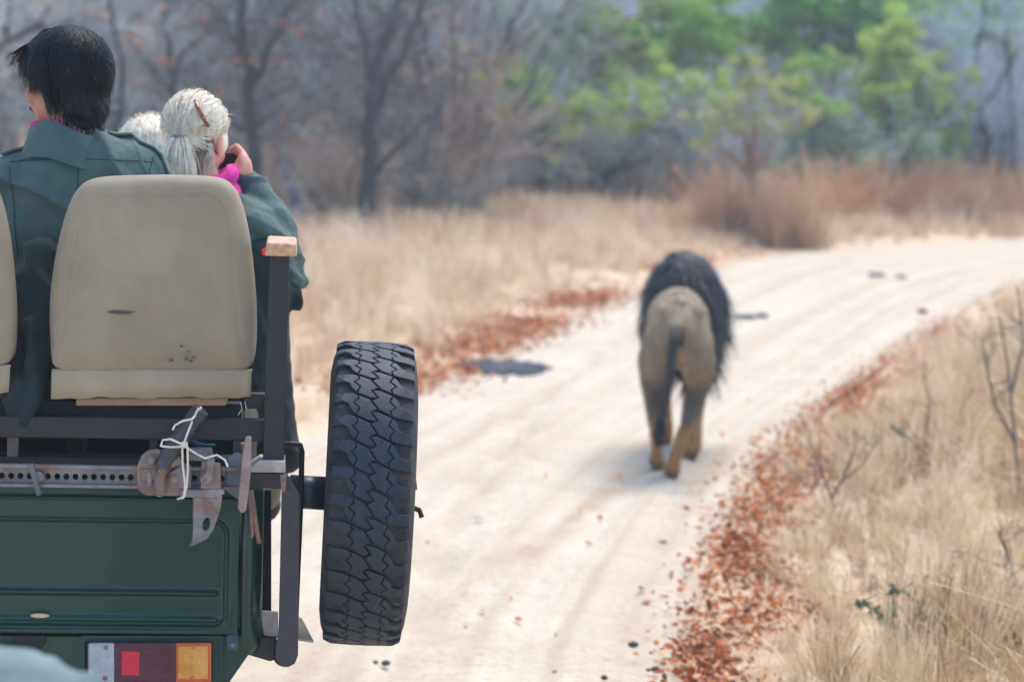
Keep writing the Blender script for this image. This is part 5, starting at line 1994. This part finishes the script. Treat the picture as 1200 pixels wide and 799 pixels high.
ribbons(ln, .0045, .0012, None).build('hair_strands', mHairK, person1)['kind'] = 'stuff'
MB().ell(h1(-.087, .0, -.040), h1.r(.004, .004, .004), None, 10, 6).build('earring', mSteel, person1, smooth=True)

# --- blonde person with ponytail
rg = random.Random(33)
hip2 = P(245, 470, 8.02)
person2 = thing('person', hip2 + Vector((0, 0, -.1)), 'blonde person with ponytail in green coat holding a camera to the eye', 'person')
h2 = HF(P(231, 165, 8.02), R_(-16), R_(-10), R_(-3), 1.0)
neck2 = P(242, 224, 8.02)
b = MB()
head_prims(b, h2)
b.chain([(h2(0, -.03, -.06), .052), (neck2, .055)])
b.ell(P(245, 340, 8.04), (.16, .10, .25))
b.ell(hip2, (.16, .12, .12))
S2L, S2R = P(185, 262, 8.02), P(292, 262, 8.02)
b.chain([(neck2 + Vector((0, 0, -.03)), .055), (S2L, .05)]).chain([(neck2 + Vector((0, 0, -.03)), .055), (S2R, .05)])
E2R, W2R = P(336, 322, 8.08), P(287, 212, 8.10)
E2L, W2L = P(150, 330, 8.10), P(205, 222, 8.16)
b.chain([(S2R, .045), (E2R, .038), (W2R, .027)]).chain([(S2L, .045), (E2L, .038), (W2L, .027)])
# right hand: palm with thumb and four fingers closing on the camera
pc = P(285, 193, 8.08)
b.chain([(W2R, .027), (pc, .026)])
b.ell(pc, (.018, .036, .040))
for k, (x0, y0, x1, y1, x2, y2) in enumerate(((283, 178, 277, 171.5, 271, 175), (286, 182, 277.5, 177, 270.5, 181), (287, 188, 278.5, 184, 271, 187), (287, 194, 279.5, 190.5, 273, 192))):
    b.chain([(P(x0, y0, 8.08 + .012 * k), .0105), (P(x1, y1, 8.09 + .014 * k), .0095), (P(x2, y2, 8.12 + .014 * k), .0085)])
b.chain([(P(283, 201, 8.06), .013), (P(277, 200, 8.05), .0105), (P(272, 196, 8.07), .009)])
pl = P(203, 205, 8.16)
b.chain([(W2L, .027), (pl, .026)]).ell(pl, (.018, .036, .04))
for k in range(4):
    b.chain([(pl + Vector((.005, .02, .03 - .018 * k)), .0105), (pl + Vector((.03, .045, .035 - .019 * k)), .0095), (pl + Vector((.055, .04, .03 - .018 * k)), .0085)])
b.chain([(pl + Vector((.01, -.01, -.03)), .012), (pl + Vector((.035, .0, -.02)), .01)])
sitting_legs(b, hip2, 0)
b.blob('body', mSkinB, person2, voxel=.0055, smooth=2)
face_parts(h2, person2)
t_ = MB()
t_.ell(hip2, (.175, .14, .13))
sitting_legs(t_, hip2, 0, inflate=.014)
t_.blob('trousers', mTrouser, person2, voxel=.012, smooth=4)
shoes(person2, hip2)
j = MB()
j.chain([(neck2 + Vector((0, 0, -.05)), .08), (S2L, .07)]).chain([(neck2 + Vector((0, 0, -.05)), .08), (S2R, .078)])
j.ell(P(242, 310, 8.02), (.185, .13, .22))
j.ell(P(262, 400, 8.0), (.165, .13, .22))
j.chain([(S2R, .082), (P(322, 298, 8.04), .080), (E2R, .062)])
j.chain([(E2R, .060), (P(318, 262, 8.06), .062), (P(297, 225, 8.09), .055), (P(289, 214, 8.10), .046)])
j.chain([(P(322, 296, 8.02), .07), (P(340, 330, 8.0), .038), (P(342, 344, 8.0), .022)])
j.chain([(S2L, .08), (E2L, .065), (W2L, .045)])
j.blob('coat', mJacket, person2, voxel=.007, smooth=5, fn=folds(.010, 8.0, 7.0, .005, (.3, .3, 1.0)))
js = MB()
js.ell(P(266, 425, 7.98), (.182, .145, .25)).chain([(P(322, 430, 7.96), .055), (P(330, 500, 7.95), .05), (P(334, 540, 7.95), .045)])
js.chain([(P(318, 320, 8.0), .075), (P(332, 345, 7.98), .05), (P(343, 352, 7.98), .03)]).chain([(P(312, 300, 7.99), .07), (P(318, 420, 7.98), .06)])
js.blob('coat_skirt', mJacketShade, person2, voxel=.008, smooth=4, fn=folds(.011, 8.0, 2.0, .004, (1, .2, .2)))  # lower coat and under-sleeve, their shade painted by the darker cloth colour
cf = MB().tube([P(286, 212, 8.045), P(295, 219, 8.045)], [.054, .058], 18)
sc2 = MB()
sc2.tube([neck2 + Vector((math.cos(a) * .072, math.sin(a) * .068, .030 + .012 * math.sin(a * 2 + 1) + .012 * math.cos(a))) for a in np.linspace(0, 2 * PI, 22)], .030, 10)
sc2.tube([neck2 + Vector((math.cos(a) * .070 + .002, math.sin(a) * .066, .0 + .01 * math.sin(a * 3))) for a in np.linspace(0, 2 * PI, 22)], .028, 10)
sc2.chain([(neck2 + Vector((.03, -.06, .03)), .026), (neck2 + Vector((.05, -.07, -.05)), .02)])
sc2.blob('scarf', mScarf, person2, voxel=.004, smooth=2, fn=folds(.009, 16, 3, .003, (.5, 0, 1)))
hu = MB()
hu.ell(h2(0, -.062, -.035), h2.r(.068, .045, .058), h2.m)
hu.ell(h2(0, -.05, .0), h2.r(.074, .058, .06), h2.m)
hu.chain([(h2(.03, -.075, -.07), .024), (h2(.035, -.07, -.12), .018)])
hu.blob('under_hair', mHairU, person2, voxel=.006, smooth=3, fn=lambda p, n: p + n * .003 * nz(p, 50, 2))
hb = MB()
hb.ell(h2(0, -.020, .048), h2.r(.086, .104, .088), h2.m)
hb.ell(h2(-.010, -.072, .012), h2.r(.072, .046, .046), h2.m).ell(h2(-.05, -.05, -.02), h2.r(.03, .05, .045), h2.m)
hb.ell(h2(.070, .01, .0), h2.r(.018, .035, .05), h2.m)
hb.blob('hair', mHairB, person2, voxel=.006, smooth=4, fn=lambda p, n: p + n * (.006 * nz(p, 18, 1) + .003 * nz(p, 50, 2)))
tie = Vector((-.004, -.122, -.002))
ln = []
for _ in range(3600):        # swept back into the tie
    th = rg.uniform(-2.75, 2.75)
    r0 = rg.uniform(0, 1)
    ph = R_(rg.uniform(8, 92))
    v = Vector((math.sin(ph) * math.sin(th), math.sin(ph) * math.cos(th), math.cos(ph)))
    p = Vector((v.x * .088, -.018 + v.y * .106, .046 + v.z * .091))
    pts, nr = [], []
    lf = rg.uniform(.0, .006) + (rg.uniform(.004, .014) if rg.random() < .12 else 0)
    for k in range(7):
        t = k / 6
        q = p.lerp(tie + Vector((rg.gauss(0, .006), 0, rg.gauss(0, .008))), t)
        c0 = Vector((0, -.018, .044))
        e_ = q - c0
        u = math.sqrt((e_.x / .089) ** 2 + (e_.y / .107) ** 2 + (e_.z / .092) ** 2)
        if u < 1.0 and t < .95:
            q = c0 + e_ * ((1.0 + lf * 8) / max(u, .15)) if u > .15 else q
        pts.append(h2(*q))
        nr.append((h2.m @ e_).normalized())
    ln.append((pts, nr))
for _ in range(700):         # pony tail
    o_ = Vector((rg.gauss(0, .011), rg.gauss(0, .010), 0))
    w_ = rg.uniform(-1, 1)
    L = rg.uniform(.10, .155)
    pts = [h2(*(tie + o_ * (.5 + f * .6) + Vector((w_ * (.008 + .038 * math.sin(PI * min(f, .8) * .62)) - .004 * f, -.012 * math.sin(PI * f), -L * f)))) for f in np.linspace(0, 1, 6)]
    ln.append((pts, (h2.m @ Vector((w_ * .7, -1, 0))).normalized()))
for _ in range(260):          # brown and blonde wisps under the tie
    x = rg.uniform(-.05, .078)
    z0 = rg.uniform(-.05, .03)
    y0 = -.052 - .058 * math.sqrt(max(1 - (x / .085) ** 2, 0))
    ln.append(([h2(x, y0, z0), h2(x * .6 + tie.x * .4, y0 * .55 + tie.y * .45 - .004, z0 * .6), h2(tie.x, tie.y, tie.z)], (h2.m @ Vector((x * 6, -1, 0))).normalized()))
for _ in range(60):          # loose dark-blonde wisps by the neck
    x = rg.uniform(.03, .075)
    ln.append(([h2(x, -.07, -.02), h2(x + rg.gauss(.004, .006), -.075, -.06), h2(x + rg.gauss(.004, .012), -.075, -.11)], (h2.m @ Vector((0, -1, 0))).normalized()))
for _ in range(45):
    th, ph = rg.uniform(0, 2 * PI), rg.uniform(0, 1.5)
    v = Vector((math.sin(ph) * math.sin(th), math.sin(ph) * math.cos(th), math.cos(ph)))
    p = Vector((v.x * .09, -.018 + v.y * .108, .046 + v.z * .093))
    d_ = (v * .35 + Vector((rg.gauss(0, .7), rg.gauss(-.4, .5), rg.gauss(0, .4)))).normalized()
    ln.append(([h2(*p), h2(*(p + d_ * .012)), h2(*(p + d_ * .028 + Vector((0, 0, -.006))))], (h2.m @ v).normalized()))
ribbons(ln, .0030, .0012, None).build('hair_strands', mHairB, person2)['kind'] = 'stuff'
MB().tube([h2(tie.x + .019 * math.cos(a), tie.y - .004 + .014 * math.sin(a), tie.z - .006) for a in np.linspace(0, 2 * PI, 16)], .0045, 8).build('hair_tie', M('grey_elastic', S(120, 128, 132), S(140, 146, 150), scale=30, rough=.7), person2, smooth=True)
cl = [P(x, y, 8.02 - .115) for x, y in ((243.5, 129.5), (248, 136), (253, 143), (257.5, 150.5))]
cl = [h2(.036, -.111, .100), h2(.049, -.118, .073), h2(.063, -.114, .047), h2(.077, -.101, .022)]
MB().tube(cl, [.006, .0075, .0075, .005], 8, flat=.7).build('hair_clip', M('tortoise_shell', S(28, 18, 18), S(196, 104, 40), scale=130, rough=.3, coat=.5, detail=1), person2, smooth=True)
cam_o = MB().box(P(268, 189, 8.13), (.06, .05, .05))
co_ = cam_o.build('camera_body', mDark, None, bev=.006)
co_.name = 'compact_camera'
tag(co_, 'small black camera held up in the hand of the blonde person', 'camera')
MB().tube([P(268, 189, 8.155), P(268, 189, 8.20)], .02, 16).build('lens', mBlack, co_)

# --- third person, only the pale hair shows between the two others
rg = random.Random(44)
hip3 = P(172, 470, 8.86)
person3 = thing('person', hip3 + Vector((0, 0, -.1)), 'person with tousled pale blonde hair behind the green jacket shoulder', 'person')
h3 = HF(P(176, 190, 8.86), R_(10), R_(-8), 0)
neck3 = P(176, 245, 8.86)
b = MB()
head_prims(b, h3)
b.chain([(h3(0, -.03, -.06), .052), (neck3, .055)])
b.ell(P(174, 340, 8.88), (.16, .10, .25)).ell(hip3, (.16, .12, .12))
for sx in (-1, 1):
    s0 = neck3 + Vector((sx * .17, 0, -.08))
    e0 = s0 + Vector((sx * .05, .08, -.27))
    w0 = e0 + Vector((-sx * .08, .25, .02))
    b.chain([(neck3 + Vector((0, 0, -.03)), .055), (s0, .05), (e0, .04), (w0, .028)])
    b.ell(w0 + Vector((0, .05, 0)), (.038, .05, .02))
    for k in range(4):
        f0 = w0 + Vector(((k - 1.5) * .019, .085, 0))
        b.chain([(f0, .0095), (f0 + Vector((0, .045, -.02)), .0085)])
    b.chain([(w0 + Vector((-sx * .035, .03, 0)), .011), (w0 + Vector((-sx * .055, .07, 0)), .009)])
sitting_legs(b, hip3, 0)
b.blob('body', mSkinB, person3, voxel=.008, smooth=2)
face_parts(h3, person3)
j = MB()
for sx in (-1, 1):
    s0 = neck3 + Vector((sx * .17, 0, -.08))
    e0 = s0 + Vector((sx * .05, .08, -.27))
    j.chain([(neck3 + Vector((0, 0, -.05)), .075), (s0, .07), (e0, .06), (e0 + Vector((-sx * .08, .25, .02)), .045)])
j.ell(P(174, 330, 8.87), (.19, .13, .24)).ell(P(174, 420, 8.87), (.19, .14, .2))
j.blob('jacket', mJacket, person3, voxel=.012, smooth=4, fn=folds(.01, 6, 11))
t_ = MB()
t_.ell(hip3, (.175, .14, .13))
sitting_legs(t_, hip3, 0, inflate=.014)
t_.blob('trousers', mTrouser, person3, voxel=.014, smooth=4)
shoes(person3, hip3)
hb = MB()
hb.ell(h3(0, -.02, .045), h3.r(.090, .106, .092), h3.m).ell(h3(0, -.06, -.02), h3.r(.084, .06, .08), h3.m)
hb.blob('hair', mHairB, person3, voxel=.008, smooth=3, fn=lambda p, n: p + n * .006 * nz(p, 30, 1))
ln = hair_strands(h3, rg, 1300, None, (0, -.02, .04), (.092, .108, .094), lambda th: R_(75) if math.cos(th) > .7 else R_(125), lift=.018, drop=.02, wave=.012)
for _ in range(160):
    th, ph = rg.uniform(0, 2 * PI), rg.uniform(0, 1.2)
    v = Vector((math.sin(ph) * math.sin(th), math.sin(ph) * math.cos(th), math.cos(ph)))
    p = Vector((v.x * .092, -.02 + v.y * .108, .04 + v.z * .094))
    d_ = (v + Vector((rg.gauss(0, .5), rg.gauss(0, .5), .2))).normalized()
    ln.append(([h3(*p), h3(*(p + d_ * .016)), h3(*(p + d_ * .03))], (h3.m @ Vector((v.y, -v.x, .2))).normalized()))
ribbons(ln, .005, .0015, None).build('hair_strands', mHairB, person3)['kind'] = 'stuff'

# --- blue bag beyond the green shoulder
bgm = MB()
bc = P(-26, 330, 7.75)
bgm.ell(bc + Vector((0, 0, -.05)), (.16, .12, .28)).ell(P(-26, 228, 7.75), (.12, .10, .13)).ell(bc + Vector((0, -.1, -.1)), (.11, .06, .14))
bo_ = bgm.blob('rucksack', M('bright_blue_nylon', S(20, 110, 214), S(46, 136, 232), scale=10, rough=.5, bump=.001, bscale=120), None, voxel=.012, smooth=4, fn=folds(.008, 7, 15))
tag(bo_, 'bright blue cloth rucksack just showing beyond the green jacket shoulder', 'bag')

# --- person of the near vehicle: only the crown of the pale hat reaches into the picture
hc = P(12, 872, 4.0)
person4 = thing('person', (hc.x, 4.0, .42), 'blurred pale green cloth hat of a person in front of the tail lamp', 'person')
h4 = HF(hc + Vector((0, 0, -.035)), R_(8), R_(-4), 0)
b = MB()
head_prims(b, h4)
n4 = h4(0, -.04, -.19)
b.chain([(h4(0, -.03, -.06), .052), (n4, .055)])
hip4 = Vector((n4.x, 4.0, n4.z - .52))
b.ell(n4 + Vector((0, 0, -.25)), (.16, .10, .25)).ell(hip4, (.16, .12, .12))
for sx in (-1, 1):
    s0 = n4 + Vector((sx * .17, 0, -.08))
    e0 = s0 + Vector((sx * .04, .08, -.26))
    w0 = e0 + Vector((-sx * .08, .25, .0))
    b.chain([(n4 + Vector((0, 0, -.03)), .055), (s0, .05), (e0, .04), (w0, .028)])
    b.ell(w0 + Vector((0, .05, 0)), (.038, .05, .02))
    for k in range(4):
        f0 = w0 + Vector(((k - 1.5) * .019, .085, 0))
        b.chain([(f0, .0095), (f0 + Vector((0, .045, -.02)), .0085)])
    b.chain([(w0 + Vector((-sx * .035, .03, 0)), .011), (w0 + Vector((-sx * .055, .07, 0)), .009)])
sitting_legs(b, hip4, 0)
b.blob('body', mSkinB, person4, voxel=.008, smooth=2)
face_parts(h4, person4)
ht_ = MB()
ht_.ell(h4(0, -.012, .062), (.158, .15, .120))
ht_.lathe(h4(0, -.01, .035), (0, 0, 1), [(-.045, .19), (-.038, .195), (.02, .125), (.0, .115)], 30)
ht_.blob('hat', M('pale_green_canvas', S(84, 106, 104), S(116, 138, 134), scale=5, rough=.8, bump=.002, bscale=60), person4, voxel=.009, smooth=4, fn=folds(.014, 6, 5, .003))
j = MB()
for sx in (-1, 1):
    s0 = n4 + Vector((sx * .17, 0, -.08))
    e0 = s0 + Vector((sx * .04, .08, -.26))
    j.chain([(n4 + Vector((0, 0, -.05)), .075), (s0, .07), (e0, .06), (e0 + Vector((-sx * .08, .25, .0)), .045)])
j.ell(n4 + Vector((0, 0, -.24)), (.19, .13, .24)).ell(n4 + Vector((0, 0, -.42)), (.19, .14, .17))
j.blob('shirt', mJacket, person4, voxel=.012, smooth=4, fn=folds(.01, 6, 11))
t_ = MB()
t_.ell(hip4, (.175, .14, .13))
sitting_legs(t_, hip4, 0, inflate=.014)
t_.blob('trousers', mTrouser, person4, voxel=.014, smooth=4)
shoes(person4, hip4)
ds = thing('driver_seat', (hip4.x, 4.0, 0), 'tan vehicle seat under the person with the pale green hat', 'seat')
zc = hip4.z - .12
MB().box((hip4.x, 4.05, zc - .06), (.48, .5, .12)).build('cushion', mVinyl, ds, bev=.03)
MB().box((hip4.x, 3.80, zc + .18), (.46, .1, .5)).build('backrest', mVinyl, ds, bev=.03)
MB().box((hip4.x, 4.05, (zc - .12) / 2), (.40, .42, max(zc - .125, .05))).build('pedestal', mDark, ds, bev=.01)

# ------------------------------------------------------------------ small things on and beside the road
rg = random.Random(8)
mDung = M('dark_dung', S(58, 62, 72), S(92, 94, 102), scale=14, rough=.9, bump=.008, bscale=40)
mb = MB()
c = G(590, 431)
pts_ = []
for _ in range(900):
    a, r = rg.uniform(0, 2 * PI), abs(rg.gauss(0, .6))
    r *= 1 + .15 * math.sin(3 * a + 1) + .1 * math.sin(5 * a)
    r = min(r, rg.uniform(.85, 1.05))
    q = c + Vector((math.cos(a) * r * .34, math.sin(a) * r * .55, .0))
    s_ = rg.uniform(.008, .032)
    mb.ell(q + Vector((0, 0, .006 + .012 * max(1 - r, 0))), (s_, s_ * rg.uniform(.7, 1.2), s_ * .42), None, 7, 5)
dm = mb.build('dung_heap', mDung, None, smooth=True)
tag(dm, 'flattened dark grey heap of dung at the leafy left road edge', 'dung heap', kind='stuff')
for (x, y, L, lb_) in ((873, 373.5, .16, 'short dark stick lying on the sand just beside the mane of the lion'), (893, 372.5, .10, 'small dark lump of wood on the sand past the short stick'),
                       (1027, 324, .16, 'grey brown lump of dung on the far pale road'), (1081, 367, .09, 'small red brown stone on the sand by the right verge'),
                       (1056, 327, .10, 'small grey stone beside the far lump of dung')):
    q = G(x, y)
    m_ = MB()
    for k in range(5):
        m_.ell(q + Vector(((k - 2) * L * .22, rg.gauss(0, .01), .02)), (L * .2, .028, .024 + .006 * rg.random()), None, 9, 6)
    o_ = m_.blob('stick' if 'stick' in lb_ else ('wood_lump' if 'wood' in lb_ else ('stone' if 'stone' in lb_ else 'dung')), M('red_stone', S(120, 70, 52), S(140, 90, 70), scale=20, rough=.9) if 'red' in lb_ else mDung, None, voxel=.012, smooth=1)
    tag(o_, lb_, 'stick' if 'stick' in lb_ else ('wood' if 'wood' in lb_ else ('stone' if 'stone' in lb_ else 'dung')))

# single leaves and pebbles lying out on the sand
lm = leafproto(71, mLitter, .045, .03).data
for (x, y) in ((680, 602), (561, 610), (635, 580), (552, 690), (566, 718), (598, 705), (607, 730), (652, 747), (618, 645), (703, 610), (545, 740), (727, 560), (640, 560), (868, 566), (876, 470), (846, 512), (745, 770), (768, 757), (690, 640), (500, 640)):
    q = G(x, y)
    o_ = bpy.data.objects.new('dry_leaf', lm)
    COL.objects.link(o_)
    o_.location = (q.x, q.y, .012)
    o_.rotation_euler = (rg.gauss(0, .3), rg.gauss(0, .3), rg.uniform(0, 6.3))
    o_.scale = (rg.uniform(.7, 1.1),) * 3
    tag(o_, 'single fallen brown leaf lying out on the pale sand', 'leaf', 'single leaves on the sand')
pm_ = MB().ell((0, 0, 0), (.02, .016, .011), None, 8, 6).mesh('pebble', smooth=True)
pm_.materials.append(M('dark_pebble', S(50, 54, 62), S(80, 82, 88), scale=20, rough=.9))
for (x, y) in ((650, 790), (708, 796), (760, 787), (768, 786), (617, 535), (440, 778), (452, 779), (742, 757)):
    q = G(x, y)
    o_ = bpy.data.objects.new('pebble', pm_)
    COL.objects.link(o_)
    o_.location = (q.x, q.y, .008)
    o_.rotation_euler = (0, 0, rg.uniform(0, 6.3))
    o_.scale = (rg.uniform(.5, 1.1),) * 3
    tag(o_, 'small dark pebble lying on the pale sandy road', 'pebble', 'dark pebbles on the road')


# saplings in the right verge
def sapling(name, label, base, stems, leaf_mat=None, nleaf=0, leaf=.012, seed=0, mt=None, r0=.006):
    rg_ = random.Random(seed)
    b0 = G(*base)
    gz = float(hz_at(np.array([b0.x]), np.array([b0.y]))[0])
    d = b0.y
    root = thing(name, (b0.x, d, gz), label, 'sapling')
    tr, lf = MB(), MB()
    spec = dict(levels=1, seg=(4, 3), wander=.22, up=.05, kids=(4,), start=.25, ang=(.5, 1.0), lr=(.35, .6), rmin=.002, trunk_lv=-1)
    tips = []
    for st in stems:
        pts = [P(x, y, d + .05 * math.sin(i * 2.1)) for i, (x, y) in enumerate(st)]
        if st[0] == base:
            pts[0].z = gz - .02
        n_ = len(pts)
        tr.tube(pts, [r0 * (1 - .6 * i / (n_ - 1)) for i in range(n_)], 6)
        for k in range(5):
            f = rg_.uniform(.2, 1) * (n_ - 1)
            i = min(int(f), n_ - 2)
            grow(rg_, tr, tr, pts[i].lerp(pts[i + 1], f - i), Vector((rg_.gauss(0, 1), rg_.gauss(0, 1), rg_.uniform(-.2, 1))), rg_.uniform(.05, .16), r0 * .45, 0, spec, tips)
        for k in range(nleaf):
            f = rg_.uniform(.1, 1) * (n_ - 1)
            i = min(int(f), n_ - 2)
            leaf_quads(lf, rg_, pts[i].lerp(pts[i + 1], f - i), 1, .02, leaf)
    tr.build('stem', mt or mTwigSap, root)
    if nleaf:
        lf.build('leaves', leaf_mat, root)
    return root


mTwigSap = M('sapling_bark', S(78, 78, 80), S(118, 114, 110), scale=20, rough=.85)
mLeafS = M('sapling_leaf', S(74, 104, 72), S(112, 138, 96), scale=8, rough=.6, translucent=.3)
sapling('sapling', 'bare grey forked sapling rising from the red leaves of the right verge', (976, 612), [[(976, 612), (974, 585), (966, 560), (955, 530), (945, 512)], [(974, 585), (988, 560), (1000, 530), (1008, 508)], [(970, 572), (958, 566), (952, 545)], [(985, 565), (1010, 545), (1028, 515)]], seed=1)
sapling('sapling', 'small green leaved sapling standing in the straw of the right verge', (1052, 775), [[(1052, 775), (1050, 745), (1046, 715), (1047, 685)], [(1050, 745), (1030, 718), (1003, 703)], [(1049, 735), (1062, 728), (1060, 755)]], mLeafS, 40, .024, seed=2)
sapling('sapling', 'dark bare twiggy sapling in the tall grass at the right edge', (1195, 600), [[(1195, 600), (1188, 500), (1180, 420), (1170, 370)], [(1190, 520), (1165, 470), (1150, 400)], [(1185, 460), (1200, 400), (1192, 335)]], seed=3, r0=.009)
sapling('sapling', 'crooked blue grey twig reaching over the straw below the dark sapling', (1206, 720), [[(1206, 720), (1196, 690), (1180, 665), (1150, 655)], [(1190, 680), (1178, 640), (1172, 628)]], seed=4)
sapling('sapling', 'thin green stemmed sapling in the grass between the grey sapling and the dark one', (1092, 570), [[(1092, 570), (1085, 520), (1090, 470), (1082, 440)], [(1087, 535), (1060, 510), (1045, 500)]], mLeafS, 20, .018, seed=5)
sapling('sapling', 'low leafy sprig among the pale straw near the green leaved sapling', (1100, 765), [[(1100, 765), (1105, 735), (1098, 712)], [(1103, 745), (1085, 740), (1072, 745)]], mLeafS, 24, .02, seed=6)
sapling('sapling', 'thin dark stem standing in the grass where the verge meets the far road', (1160, 470), [[(1160, 470), (1155, 430), (1140, 400), (1120, 385)], [(1157, 440), (1165, 400), (1160, 370)]], seed=7)


# ------------------------------------------------------------------ haze
hm = bpy.data.materials.new('haze')
hm.use_nodes = True
hn = hm.node_tree
hn.nodes.remove(hn.nodes['Principled BSDF'])
pv = hn.nodes.new('ShaderNodeVolumePrincipled')
pv.inputs['Color'].default_value = (0.88, 0.95, 1.0, 1)
pv.inputs['Density'].default_value = 0.0024
pv.inputs['Anisotropy'].default_value = 0.2
hn.links.new(pv.outputs[0], hn.nodes['Material Output'].inputs['Volume'])
hz_ = MB().box((0, 420, 4.7), (820, 980, 12.0)).build('haze', hm)
tag(hz_, 'pale bluish haze in the dry air over the whole place', kind='stuff')
